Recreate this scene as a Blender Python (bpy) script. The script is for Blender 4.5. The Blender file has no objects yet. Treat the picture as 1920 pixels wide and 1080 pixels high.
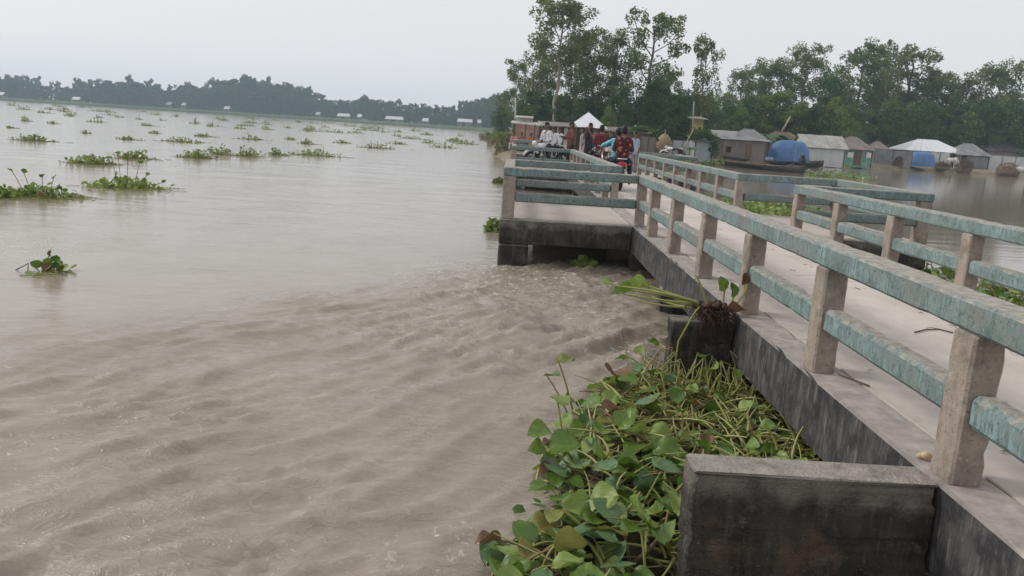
import bpy, math, random
import numpy as np
from mathutils import Vector, Matrix, noise as mnoise

SC = bpy.context.scene
COL = SC.collection
R = math.radians

# ------------------------------------------------------------------ camera
F_PX, YAW, PITCH, ROLL, EYE = 1500.0, 0.0057, 0.1958, 0.0627, 2.10
_w = Vector((math.sin(YAW)*math.cos(PITCH), math.cos(YAW)*math.cos(PITCH), -math.sin(PITCH)))
_r0 = Vector((math.cos(YAW), -math.sin(YAW), 0)); _u0 = _r0.cross(_w)
_r = math.cos(ROLL)*_r0 + math.sin(ROLL)*_u0
_u = -math.sin(ROLL)*_r0 + math.cos(ROLL)*_u0
cam_d = bpy.data.cameras.new('camera'); cam = bpy.data.objects.new('camera', cam_d); COL.objects.link(cam)
cam_d.sensor_width = 36.0; cam_d.lens = 36.0*F_PX/1920.0; cam_d.clip_start = 0.05; cam_d.clip_end = 6000
cam.matrix_world = Matrix(((_r.x, _u.x, -_w.x, 0), (_r.y, _u.y, -_w.y, 0), (_r.z, _u.z, -_w.z, EYE), (0, 0, 0, 1)))
SC.camera = cam

# ------------------------------------------------------------------ sky, sun, exposure (flat overcast afternoon)
SUN_EL, SUN_AZ = 36.0, 288.0
world = bpy.data.worlds.new('World'); SC.world = world; world.use_nodes = True
nt = world.node_tree; nt.nodes.clear()
sky = nt.nodes.new('ShaderNodeTexSky'); sky.sky_type = 'NISHITA'; sky.sun_disc = False
sky.sun_elevation = R(SUN_EL); sky.sun_rotation = R(SUN_AZ); sky.dust_density = 4.0; sky.air_density = 1.0; sky.ozone_density = 1.0
hs = nt.nodes.new('ShaderNodeHueSaturation'); hs.inputs['Saturation'].default_value = 0.22
mixw = nt.nodes.new('ShaderNodeMix'); mixw.data_type = 'RGBA'; mixw.inputs['Factor'].default_value = 0.80
mixw.inputs[7].default_value = (8.25, 8.22, 8.48, 1)          # the even cloud layer
bg = nt.nodes.new('ShaderNodeBackground'); bg.inputs['Strength'].default_value = 0.10
wo = nt.nodes.new('ShaderNodeOutputWorld')
nt.links.new(sky.outputs[0], hs.inputs['Color']); nt.links.new(hs.outputs[0], mixw.inputs[6])
nt.links.new(mixw.outputs[2], bg.inputs['Color']); nt.links.new(bg.outputs[0], wo.inputs['Surface'])
sun_d = bpy.data.lights.new('sun', 'SUN'); sun_d.energy = 1.5; sun_d.angle = R(12); sun_d.color = (1.0, 0.95, 0.88)
sun = bpy.data.objects.new('sun', sun_d); COL.objects.link(sun)
sun.rotation_euler = (R(90-SUN_EL), 0, R(180-SUN_AZ))
vs = SC.view_settings; vs.view_transform = 'Standard'; vs.look = 'None'; vs.exposure = 0.15; vs.gamma = 1.0
try: vs.use_curve_mapping = False
except Exception: pass
SC.cycles.use_denoising = True
SC.cycles.max_bounces = 7; SC.cycles.diffuse_bounces = 3; SC.cycles.glossy_bounces = 3
SC.cycles.transmission_bounces = 3; SC.cycles.volume_bounces = 2; SC.cycles.transparent_max_bounces = 6

# ------------------------------------------------------------------ helpers
rng = random.Random(11)
NP = np.random.RandomState(5)

def ray(x, y):
    return _w + (x-960.0)/F_PX*_r - (y-540.0)/F_PX*_u
def at(x, y, Y):
    v = ray(x, y); k = Y/v.y
    return Vector((v.x*k, Y, EYE+v.z*k))
def at_z(x, y, z):
    v = ray(x, y); k = (z-EYE)/v.z
    return Vector((v.x*k, v.y*k, z))

def tag(o, label=None, cat=None, group=None, kind=None):
    if label: o['label'] = label
    if cat: o['category'] = cat
    if group: o['group'] = group
    if kind: o['kind'] = kind
    return o
def empty(name, loc=(0, 0, 0), rz=0.0, label=None, cat=None, group=None):
    o = bpy.data.objects.new(name, None); COL.objects.link(o)
    o.location = loc; o.rotation_euler = (0, 0, rz); o.empty_display_size = 0.2
    return tag(o, label, cat, group)
def link(name, me, parent=None, loc=None, rot=None, scale=None):
    o = bpy.data.objects.new(name, me); COL.objects.link(o)
    if parent is not None: o.parent = parent
    if loc is not None: o.location = loc
    if rot is not None: o.rotation_euler = rot
    if scale is not None: o.scale = scale
    return o
def np_mesh(name, V, Fq, mats, smooth=False, mi=None):
    """quads or tris from numpy arrays, fast"""
    V = np.asarray(V, np.float32); Fq = np.asarray(Fq, np.int32)
    me = bpy.data.meshes.new(name); k = Fq.shape[1]
    me.vertices.add(len(V)); me.vertices.foreach_set('co', V.ravel())
    me.loops.add(Fq.size); me.loops.foreach_set('vertex_index', Fq.ravel())
    me.polygons.add(len(Fq)); me.polygons.foreach_set('loop_start', np.arange(0, Fq.size, k, dtype=np.int32))
    try: me.polygons.foreach_set('loop_total', np.full(len(Fq), k, np.int32))
    except Exception: pass
    if mi is not None: me.polygons.foreach_set('material_index', np.asarray(mi, np.int32))
    if smooth: me.polygons.foreach_set('use_smooth', np.ones(len(Fq), bool))
    me.update(calc_edges=True); me.validate()
    for m in mats: me.materials.append(m)
    return me

class MB:
    """collects simple shapes and links them as one mesh"""
    def __init__(s): s.v = []; s.f = []; s.m = []; s.cur = 0
    def mat(s, i): s.cur = i; return s
    def add(s, vs, fs):
        b = len(s.v); s.v += [tuple(p) for p in vs]
        for f in fs: s.f.append(tuple(b+i for i in f)); s.m.append(s.cur)
        return s
    def box(s, x0, y0, z0, x1, y1, z1):
        return s.add([(x0,y0,z0),(x1,y0,z0),(x1,y1,z0),(x0,y1,z0),(x0,y0,z1),(x1,y0,z1),(x1,y1,z1),(x0,y1,z1)],
                     [(0,3,2,1),(4,5,6,7),(0,1,5,4),(1,2,6,5),(2,3,7,6),(3,0,4,7)])
    def tube(s, pts, rad, n=6, cap=True):
        pts = [Vector(p) for p in pts]
        if not hasattr(rad, '__len__'): rad = [rad]*len(pts)
        rings = []; prev = None
        for i, p in enumerate(pts):
            d = (pts[min(i+1, len(pts)-1)]-pts[max(i-1, 0)])
            d = d.normalized() if d.length > 1e-9 else Vector((0, 0, 1))
            if prev is None:
                a = d.orthogonal().normalized()
            else:
                a = (prev - d*prev.dot(d)); a = a.normalized() if a.length > 1e-6 else d.orthogonal().normalized()
            prev = a; b = d.cross(a)
            rings.append([p+(a*math.cos(2*math.pi*k/n)+b*math.sin(2*math.pi*k/n))*rad[i] for k in range(n)])
        vs = [q for r_ in rings for q in r_]; fs = []
        for i in range(len(pts)-1):
            for k in range(n):
                k2 = (k+1) % n
                fs.append((i*n+k, i*n+k2, (i+1)*n+k2, (i+1)*n+k))
        if cap:
            fs.append(tuple(reversed(range(n)))); fs.append(tuple((len(pts)-1)*n+k for k in range(n)))
        return s.add(vs, fs)
    def ball(s, c, r, nu=8, nv=6):
        if not hasattr(r, '__len__'): r = (r, r, r)
        vs = [(c[0], c[1], c[2]-r[2])]
        for j in range(1, nv):
            t = math.pi*j/nv
            for i in range(nu):
                p = 2*math.pi*i/nu
                vs.append((c[0]+r[0]*math.sin(t)*math.cos(p), c[1]+r[1]*math.sin(t)*math.sin(p), c[2]-r[2]*math.cos(t)))
        vs.append((c[0], c[1], c[2]+r[2])); fs = []
        for i in range(nu): fs.append((0, 1+(i+1) % nu, 1+i))
        for j in range(nv-2):
            for i in range(nu):
                a = 1+j*nu+i; b = 1+j*nu+(i+1) % nu
                fs.append((a, b, b+nu, a+nu))
        t = len(vs)-1; o = 1+(nv-2)*nu
        for i in range(nu): fs.append((o+i, o+(i+1) % nu, t))
        return s.add(vs, fs)
    def lathe(s, prof, n=16, c=(0, 0, 0)):
        vs = []; fs = []
        for (r_, z) in prof:
            for k in range(n):
                a = 2*math.pi*k/n; vs.append((c[0]+r_*math.cos(a), c[1]+r_*math.sin(a), c[2]+z))
        for i in range(len(prof)-1):
            for k in range(n):
                k2 = (k+1) % n; fs.append((i*n+k, i*n+k2, (i+1)*n+k2, (i+1)*n+k))
        return s.add(vs, fs)
    def mesh(s, name, mats, smooth=False):
        me = bpy.data.meshes.new(name); me.from_pydata(s.v, [], s.f)
        me.polygons.foreach_set('material_index', s.m)
        if smooth: me.polygons.foreach_set('use_smooth', [True]*len(s.f))
        for m in (mats if isinstance(mats, (list, tuple)) else [mats]): me.materials.append(m)
        me.update(); return me
    def build(s, name, mats, parent=None, loc=None, rot=None, smooth=False):
        return link(name, s.mesh(name, mats, smooth), parent, loc, rot)

def rough_bar(mb, p0, p1, seg=0.12, bev=0.012, amp=0.004, chips=0.0, seed=0.0):
    """cast concrete member between two corners: chamfered, slightly uneven arrises"""
    lo = [min(a, b) for a, b in zip(p0, p1)]; hi = [max(a, b) for a, b in zip(p0, p1)]
    d = [hi[i]-lo[i] for i in range(3)]; ax = d.index(max(d)); u, v = [(1, 2), (2, 0), (0, 1)][ax]
    n = max(1, int(round(d[ax]/seg)))
    b = min(bev, d[u]*.3, d[v]*.3)
    def prof(inset):
        U0, U1, V0, V1 = lo[u]+inset, hi[u]-inset, lo[v]+inset, hi[v]-inset
        mid = lambda a, c: (a+c)/2
        return [(U0+b, V0), (mid(U0, U1), V0), (U1-b, V0), (U1, V0+b), (U1, mid(V0, V1)), (U1, V1-b),
                (U1-b, V1), (mid(U0, U1), V1), (U0+b, V1), (U0, V1-b), (U0, mid(V0, V1)), (U0, V0+b)]
    ts = [(lo[ax], b)] + [(lo[ax]+d[ax]*i/n if 0 < i < n else (lo[ax]+b if i == 0 else hi[ax]-b), 0.0) for i in range(n+1)] + [(hi[ax], b)]
    vs = []; fs = []; K = 12
    cen = {u: (lo[u]+hi[u])/2, v: (lo[v]+hi[v])/2}
    for (t, ins) in ts:
        for kk, (a, c) in enumerate(prof(ins*.8)):
            p = [0, 0, 0]; p[ax] = t; p[u] = a; p[v] = c
            q = Vector(p)
            nz = mnoise.noise(q*3.0+Vector((seed, seed*2, 0)))*amp*.45 + mnoise.noise(q*16.0+Vector((0, seed, 3)))*amp*.22
            if chips and kk % 3 != 1:                  # only the arrises are knocked
                ch = mnoise.noise(q*11.0+Vector((seed*3, 1, 7))) + .6*mnoise.noise(q*31.0+Vector((seed, 4, 2)))
                nz -= chips*max(0, ch-.22)*.8
            for e in (u, v):
                sg = 1 if p[e] > cen[e] else -1
                if abs(p[e]-cen[e]) > 1e-6: p[e] += sg*nz
            vs.append(p)
    for i in range(len(ts)-1):
        for k in range(K):
            k2 = (k+1) % K; fs.append((i*K+k, i*K+k2, (i+1)*K+k2, (i+1)*K+k))
    fs.append(tuple(reversed(range(K)))); fs.append(tuple((len(ts)-1)*K+k for k in range(K)))
    return mb.add(vs, fs)
def bar(name, p0, p1, mat, parent, **k):
    mb = MB(); rough_bar(mb, p0, p1, **k)
    return mb.build(name, [mat], parent)

# ------------------------------------------------------------------ materials
class Nodes:
    def __init__(s, name):
        s.m = bpy.data.materials.new(name); s.m.use_nodes = True; s.t = s.m.node_tree; s.t.nodes.clear()
        s.out = s.t.nodes.new('ShaderNodeOutputMaterial')
        s.b = s.t.nodes.new('ShaderNodeBsdfPrincipled'); s.t.links.new(s.b.outputs[0], s.out.inputs['Surface'])
        s.tc = s.t.nodes.new('ShaderNodeTexCoord'); s.pos = s.t.nodes.new('ShaderNodeNewGeometry')
    def n(s, t): return s.t.nodes.new(t)
    def l(s, a, b): s.t.links.new(a, b)
    def coord(s, scale=(1, 1, 1), world=True, rotz=0.0):
        mp = s.n('ShaderNodeMapping'); mp.inputs['Scale'].default_value = scale; mp.inputs['Rotation'].default_value = (0, 0, rotz)
        s.l(s.pos.outputs['Position'] if world else s.tc.outputs['Object'], mp.inputs['Vector']); return mp.outputs[0]
    def noise(s, scale, detail=4.0, rough=.55, co=None, dist=0.0):
        x = s.n('ShaderNodeTexNoise'); x.inputs['Scale'].default_value = scale; x.inputs['Detail'].default_value = detail
        x.inputs['Roughness'].default_value = rough; x.inputs['Distortion'].default_value = dist
        s.l(co if co is not None else s.pos.outputs['Position'], x.inputs['Vector']); return x.outputs['Fac']
    def ramp(s, fac, a, b):
        x = s.n('ShaderNodeMapRange'); x.inputs['From Min'].default_value = a; x.inputs['From Max'].default_value = b; x.clamp = True
        s.l(fac, x.inputs['Value']); return x.outputs[0]
    def math(s, op, a, b=None):
        x = s.n('ShaderNodeMath'); x.operation = op
        for i, q in enumerate((a, b)):
            if q is None: continue
            if isinstance(q, (int, float)): x.inputs[i].default_value = q
            else: s.l(q, x.inputs[i])
        return x.outputs[0]
    def mix(s, fac, a, b, mode='MIX'):
        x = s.n('ShaderNodeMix'); x.data_type = 'RGBA'; x.blend_type = mode
        for sock, q in ((x.inputs[0], fac), (x.inputs[6], a), (x.inputs[7], b)):
            if isinstance(q, (int, float)): sock.default_value = q
            elif isinstance(q, tuple): sock.default_value = (*q[:3], 1)
            else: s.l(q, sock)
        return x.outputs[2]
    def bump(s, h, strength=.3, dist=.01, normal=None):
        x = s.n('ShaderNodeBump'); x.inputs['Strength'].default_value = strength; x.inputs['Distance'].default_value = dist
        s.l(h, x.inputs['Height'])
        if normal is not None: s.l(normal, x.inputs['Normal'])
        return x.outputs[0]
    def up(s):
        sp = s.n('ShaderNodeSeparateXYZ'); s.l(s.pos.outputs['True Normal'], sp.inputs[0]); return sp.outputs
    def rnd(s):
        return s.n('ShaderNodeObjectInfo').outputs['Random']
    def done(s, color=None, rough=.8, normal=None, spec=.3, metal=0.0):
        if color is not None:
            if isinstance(color, tuple): s.b.inputs['Base Color'].default_value = (*color[:3], 1)
            else: s.l(color, s.b.inputs['Base Color'])
        if isinstance(rough, (int, float)): s.b.inputs['Roughness'].default_value = rough
        else: s.l(rough, s.b.inputs['Roughness'])
        s.b.inputs['Specular IOR Level'].default_value = spec; s.b.inputs['Metallic'].default_value = metal
        if normal is not None: s.l(normal, s.b.inputs['Normal'])
        return s.m

def simple(name, col, rough=.7, var=.25, scale=8.0, spec=.3, metal=0.0, bump=.0):
    N = Nodes(name)
    f = N.noise(scale, 5, .6, N.coord(world=False))
    c = N.mix(N.ramp(f, .3, .7), tuple(x*(1-var) for x in col), tuple(min(1, x*(1+var)) for x in col))
    return N.done(c, rough, N.bump(f, bump, .01) if bump else None, spec, metal)

def m_teal():
    N = Nodes('teal_painted_concrete')
    big = N.noise(2.6, 6, .65); med = N.noise(13, 6, .7); fine = N.noise(95, 3, .6)
    streak = N.noise(9, 5, .7, N.coord((6.0, 6.0, .8)))
    c = N.mix(N.ramp(med, .32, .62), (.110, .145, .136), (.185, .245, .238))
    c = N.mix(N.math('MULTIPLY', N.ramp(streak, .46, .60), N.ramp(big, .40, .56)), c, (.250, .360, .372))
    wear = N.ramp(N.math('ADD', N.math('ADD', N.math('MULTIPLY', med, .5), N.math('MULTIPLY', streak, .45)), N.math('MULTIPLY', N.math('SUBTRACT', N.noise(1.7, 3, .5), .5), .5)), .49, .60)
    c = N.mix(N.math('MULTIPLY', wear, .85), c, (.205, .205, .185))
    dark = N.ramp(N.noise(34, 5, .7), .55, .68); c = N.mix(N.math('MULTIPLY', dark, .8), c, (.050, .066, .062))
    pale = N.ramp(N.noise(70, 3, .6), .62, .72); c = N.mix(N.math('MULTIPLY', pale, .6), c, (.46, .50, .47))
    nz = N.up()
    top = N.ramp(N.math('ADD', nz[2], N.math('MULTIPLY', N.math('SUBTRACT', med, .5), .9)), .62, .82)
    tcol = N.mix(N.ramp(N.noise(17, 6, .7, N.coord((1, 1, 1))), .35, .68), (.20, .19, .165), (.43, .405, .35))
    c = N.mix(top, c, tcol)
    h = N.math('ADD', N.math('MULTIPLY', med, .6), N.math('MULTIPLY', fine, .5))
    return N.done(c, .82, N.bump(h, .42, .010), .25)
def m_post():
    N = Nodes('bare_post_concrete')
    med = N.noise(11, 6, .7); fine = N.noise(120, 2, .5); st = N.noise(12, 5, .65, N.coord((4, 4, .7)))
    c = N.mix(N.ramp(med, .3, .7), (.225, .188, .160), (.40, .338, .290))
    c = N.mix(N.math('MULTIPLY', N.ramp(st, .45, .7), .6), c, (.37, .295, .24))
    dk = N.ramp(N.noise(26, 5, .7), .58, .72); c = N.mix(N.math('MULTIPLY', dk, .7), c, (.10, .09, .075))
    c = N.mix(N.math('MULTIPLY', N.ramp(N.noise(3.2, 5, .65), .5, .64), .6), c, (.14, .128, .11))
    c = N.mix(N.math('MULTIPLY', N.ramp(N.noise(5.0, 4, .6), .60, .70), .35), c, (.17, .26, .25))
    c = N.mix(N.math('MULTIPLY', N.ramp(N.noise(60, 3, .6), .62, .70), .6), c, (.55, .50, .44)); c = N.mix(N.math('MULTIPLY', N.ramp(N.noise(48, 3, .6), .64, .71), .7), c, (.085, .07, .058))
    return N.done(c, .9, N.bump(N.math('ADD', med, N.math('MULTIPLY', fine, .5)), .6, .012), .2)
def m_dark():
    N = Nodes('mould_blackened_concrete')
    med = N.noise(4.5, 7, .7); st = N.noise(5, 6, .7, N.coord((3.2, 3.2, .45))); fine = N.noise(80, 3, .6)
    c = N.mix(N.ramp(med, .34, .68), (.022, .019, .016), (.080, .070, .060))
    c = N.mix(N.math('MULTIPLY', N.ramp(st, .52, .70), .7), c, (.13, .117, .104))
    c = N.mix(N.math('MULTIPLY', N.ramp(N.noise(3, 5, .6), .57, .66), .8), c, (.13, .088, .062))
    c = N.mix(N.math('MULTIPLY', N.ramp(fine, .64, .72), .55), c, (.33, .31, .28))
    c = N.mix(N.math('MULTIPLY', N.ramp(N.noise(7, 6, .72), .56, .68), .6), c, (.17, .155, .135))
    sp = N.n('ShaderNodeSeparateXYZ'); N.l(N.pos.outputs['Position'], sp.inputs[0])
    band = N.ramp(N.math('ADD', sp.outputs[2], N.math('MULTIPLY', N.math('SUBTRACT', med, .5), .22)), .60, .68)
    c = N.mix(N.math('MULTIPLY', band, .75), c, N.mix(N.ramp(med, .35, .65), (.10, .093, .083), (.26, .235, .205)))
    nz = N.up(); top = N.ramp(nz[2], .5, .8)
    c = N.mix(top, c, N.mix(N.ramp(N.noise(14, 6, .7), .32, .68), (.19, .17, .148), (.40, .365, .325)))
    return N.done(c, .88, N.bump(N.math('ADD', N.math('MULTIPLY', med, .5), N.math('MULTIPLY', fine, .7)), .9, .025), .25)
def m_beam():
    N = Nodes('streaked_edge_beam')
    st = N.noise(5, 6, .7, N.coord((3.4, 3.4, .35))); st2 = N.noise(17, 5, .7, N.coord((2.5, 2.5, .3))); med = N.noise(6, 6, .7)
    c = N.mix(N.ramp(st, .36, .66), (.034, .033, .036), (.125, .116, .112))
    c = N.mix(N.math('MULTIPLY', N.ramp(st2, .56, .68), .75), c, (.27, .245, .225))
    c = N.mix(N.math('MULTIPLY', N.ramp(med, .46, .60), .85), c, (.030, .030, .034))
    fine = N.noise(90, 3, .6); c = N.mix(N.math('MULTIPLY', N.ramp(fine, .68, .76), .5), c, (.42, .40, .37))
    nz = N.up(); top = N.ramp(nz[2], .5, .8)
    tc = N.mix(N.ramp(N.noise(8, 6, .7), .3, .7), (.22, .192, .172), (.43, .385, .35))
    c = N.mix(top, c, tc)
    return N.done(c, .88, N.bump(N.math('ADD', med, N.math('MULTIPLY', fine, .4)), .5, .012), .25)
def m_deck():
    N = Nodes('dusty_deck_concrete')
    big = N.noise(1.3, 5, .6); med = N.noise(9, 6, .7); fine = N.noise(140, 2, .5); st = N.noise(3, 5, .6, N.coord((1.2, .4, 1)))
    c = N.mix(N.ramp(big, .3, .7), (.46, .405, .365), (.58, .525, .48))
    c = N.mix(N.math('MULTIPLY', N.ramp(st, .5, .68), .5), c, (.60, .55, .51))
    c = N.mix(N.math('MULTIPLY', N.ramp(med, .6, .76), .55), c, (.31, .272, .245))
    c = N.mix(N.math('MULTIPLY', N.ramp(fine, .68, .76), .5), c, (.25, .21, .18))
    vo = N.n('ShaderNodeTexVoronoi'); vo.feature = 'DISTANCE_TO_EDGE'; vo.inputs['Scale'].default_value = .55
    wob = N.mix(.12, N.pos.outputs['Position'], N.n('ShaderNodeTexNoise').outputs['Color']); N.l(wob, vo.inputs['Vector'])
    crack = N.math('MULTIPLY', N.math('SUBTRACT', 1.0, N.ramp(vo.outputs['Distance'], .0, .010)), N.ramp(big, .45, .55))
    c = N.mix(N.math('MULTIPLY', crack, .55), c, (.17, .145, .125))
    damp = N.ramp(N.noise(.9, 6, .7, N.coord((1, .6, 1))), .53, .66); c = N.mix(N.math('MULTIPLY', damp, .42), c, (.30, .262, .232))
    sp = N.n('ShaderNodeSeparateXYZ'); N.l(N.pos.outputs['Position'], sp.inputs[0])
    edge = N.ramp(N.math('ADD', N.math('ABSOLUTE', N.math('SUBTRACT', sp.outputs[0], 3.2)), N.math('MULTIPLY', N.math('SUBTRACT', med, .5), .55)), .80, 1.10)
    c = N.mix(N.math('MULTIPLY', edge, .38), c, (.29, .245, .21))          # dirt swept to the sides
    return N.done(c, .93, N.bump(N.math('ADD', med, fine), .3, .006), .2)
TEAL, POST, DARK, BEAM, DECK = m_teal(), m_post(), m_dark(), m_beam(), m_deck()

def m_leaf(name, a, b, c3=None, rough=.42, transl=.25, spec=.4, world_scale=6.0):
    N = Nodes(name)
    f = N.noise(world_scale, 3, .6, N.coord(world=False)); rn = N.rnd()
    c = N.mix(N.ramp(f, .3, .7), a, b)
    if c3 is not None: c = N.mix(N.math('MULTIPLY', rn, .8), c, c3)
    N.done(c, rough, None, spec)
    tr = N.n('ShaderNodeBsdfTranslucent'); N.l(c, tr.inputs['Color'])
    ms = N.n('ShaderNodeMixShader'); ms.inputs[0].default_value = transl
    N.l(N.b.outputs[0], ms.inputs[1]); N.l(tr.outputs[0], ms.inputs[2]); N.l(ms.outputs[0], N.out.inputs['Surface'])
    return N.m

# ------------------------------------------------------------------ river
def hash2(ix, iy, seed):
    h = (ix.astype(np.int64)*374761393 + iy.astype(np.int64)*668265263 + seed*974711) & 0x7fffffff
    h = ((h ^ (h >> 13))*1274126177) & 0x7fffffff
    return (h ^ (h >> 16)) & 0xffff
def pnoise(x, y, seed=0):
    ix, iy = np.floor(x), np.floor(y); fx, fy = x-ix, y-iy
    u = fx*fx*fx*(fx*(fx*6-15)+10); v = fy*fy*fy*(fy*(fy*6-15)+10)
    def g(dx, dy):
        a = hash2(ix+dx, iy+dy, seed)*(2*np.pi/65536.0)
        return np.cos(a)*(fx-dx)+np.sin(a)*(fy-dy)
    return ((g(0, 0)*(1-u)+g(1, 0)*u)*(1-v)+(g(0, 1)*(1-u)+g(1, 1)*u)*v)*1.4
def fbm(x, y, o=4, seed=0, gain=.5):
    s = np.zeros_like(x); a = 1.0
    for i in range(o): s += a*pnoise(x*2**i+i*17.3, y*2**i-i*9.1, seed+i); a *= gain
    return s
def sstep(a, b, x):
    t = np.clip((x-a)/(b-a), 0, 1); return t*t*(3-2*t)
def geo(start, step, end, g):
    out = []; p = start; s = step
    while p < end: s *= g; p += s; out.append(p)
    return out
dx = .05; xs = list(np.arange(-9.0, 5.0, dx))
xs = [-q for q in reversed(geo(9.0, dx, 1500, 1.055))] + xs + geo(5.0-dx, dx, 1300, 1.055)
ys = list(np.arange(2.2, 15.0, .045)); ys = [2.2-q for q in reversed(geo(0, .05, 40, 1.2))] + ys + geo(15-.045, .045, 1900, 1.0135)
XS, YS = np.meshgrid(np.array(xs), np.array(ys))
def rough_zone(X, Y):
    """turbulent tail behind the platform's pier, drifting down-stream to the left"""
    # shear line from the pier to the lower left
    p0 = np.array([-.1, 12.9]); p1 = np.array([-5.5, 6.2]); d = (p1-p0)/np.linalg.norm(p1-p0); nrm = np.array([-d[1], d[0]])
    s = (X-p0[0])*nrm[0]+(Y-p0[1])*nrm[1] + .5*pnoise(X*.5, Y*.5, 41)
    side = sstep(-.5, 1.5, s if nrm[1] < 0 else -s)
    m = side*sstep(14.2, 12.6, Y)*sstep(-13, -6, X)*sstep(3.5, 2.0, X)
    return m
RZ = rough_zone(XS, YS)
near_pier = np.exp(-(((XS-.9)/1.7)**2+((YS-10.6)/2.6)**2))*sstep(13.6, 12.4, YS)
wx = XS + .35*fbm(XS*.55, YS*.55, 3, 7); wy = YS + .35*fbm(XS*.55+9, YS*.55, 3, 9)
ca, sa = math.cos(R(50)), math.sin(R(50))
al = wx*ca+wy*sa; ac = -wx*sa+wy*ca                     # along / across the wave crests
train = np.sin(ac*2*np.pi/.62 + 1.6*pnoise(al*.6, ac*.6, 3))*sstep(-.15, .45, pnoise(al*.45+3.1, ac*.35, 5))
lump = fbm(al*.55, ac*1.9, 4, 21, .52)
chop = fbm(al*1.3, ac*5.4, 4, 33, .58)
ridged = 1-np.abs(fbm(al*1.1, ac*2.6, 3, 57, .55)); ridged = np.clip(ridged-.55, 0, 1)
nearw = sstep(10.5, 4.5, YS); patch = .35+.9*sstep(-.25, .45, fbm(XS*.33, YS*.33, 2, 91)); gx_ = XS+.6*fbm(XS*.3, YS*.3, 2, 95); gy_ = YS+.6*fbm(XS*.3+5, YS*.3, 2, 97)
kx0 = fbm(XS*.6, YS*.6, 3, 149)
al2 = gx_*ca+gy_*sa; ac2 = -gx_*sa+gy_*ca
swell = np.clip(1-1.5*np.abs(fbm(al2*.28, ac2*1.15, 3, 101, .5)), 0, 1)**1.6
streak = np.clip(1-2.2*np.abs(fbm(al2*.55, ac2*2.6, 3, 111, .5)), 0, 1)**2
fine = fbm(al2*1.1+.25*kx0, ac2*6.5, 3, 141, .58); cut = np.clip(1-3.2*np.abs(fbm(al2*.42+.15*kx0, ac2*3.0, 3, 151, .5)), 0, 1)**2.5
Z = RZ*((.012+.026*nearw)*train*patch + .018*lump*patch + .0085*chop*patch + .040*swell + .024*streak*patch + .0055*fine + .024*cut*(.3+patch))
Z += near_pier*(.022*fbm(XS*2.6, YS*2.6, 4, 61, .62) + .012*(1-np.abs(fbm(XS*1.7, YS*3.1, 3, 67))))
ang = 2.2*fbm(XS*.22, YS*.22, 2, 121); kx = XS+.55*fbm(XS*.8, YS*.8, 3, 123)+.10*np.cos(ang*3); ky = YS+.55*fbm(XS*.8+7, YS*.8, 3, 125)+.10*np.sin(ang*3)
curl = np.clip(1-2.4*np.abs(fbm(kx*1.1, ky*2.1, 4, 131, .55)), 0, 1)**2
boil = np.clip(1-2.4*np.abs(fbm(kx*2.3+3, ky*3.6, 3, 137, .55)), 0, 1)**2
churn = np.clip(RZ*sstep(2.5, 10.5, YS)*.55 + near_pier*.9 + .8*np.exp(-(((XS-1.3)/.7)**2+((YS-8.0)/1.8)**2)), 0, 1.2)
Z += churn*(.020*curl + .014*boil) + RZ*.006*curl*patch
openw = sstep(8, 3.5, XS)*sstep(60, 18, YS)
Z += openw*.006*fbm(XS*.7+.2*YS, YS*1.9, 4, 71, .5)
Z += .010*sstep(14, 30, YS)*sstep(6, 0, XS)*sstep(300, 60, YS)*fbm(XS*.22, YS*.7, 3, 77)
Z += .0025*sstep(4.5, 6.5, XS)*sstep(130, 40, YS)*fbm(XS*.5, YS*1.1, 3, 87)
Z *= np.exp(-np.maximum(0, YS-250)/300)
ny, nx = XS.shape
V = np.stack([XS.ravel(), YS.ravel(), Z.ravel()], 1)
idx = np.arange(ny*nx).reshape(ny, nx)
Fq = np.stack([idx[:-1, :-1].ravel(), idx[:-1, 1:].ravel(), idx[1:, 1:].ravel(), idx[1:, :-1].ravel()], 1)
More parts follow.
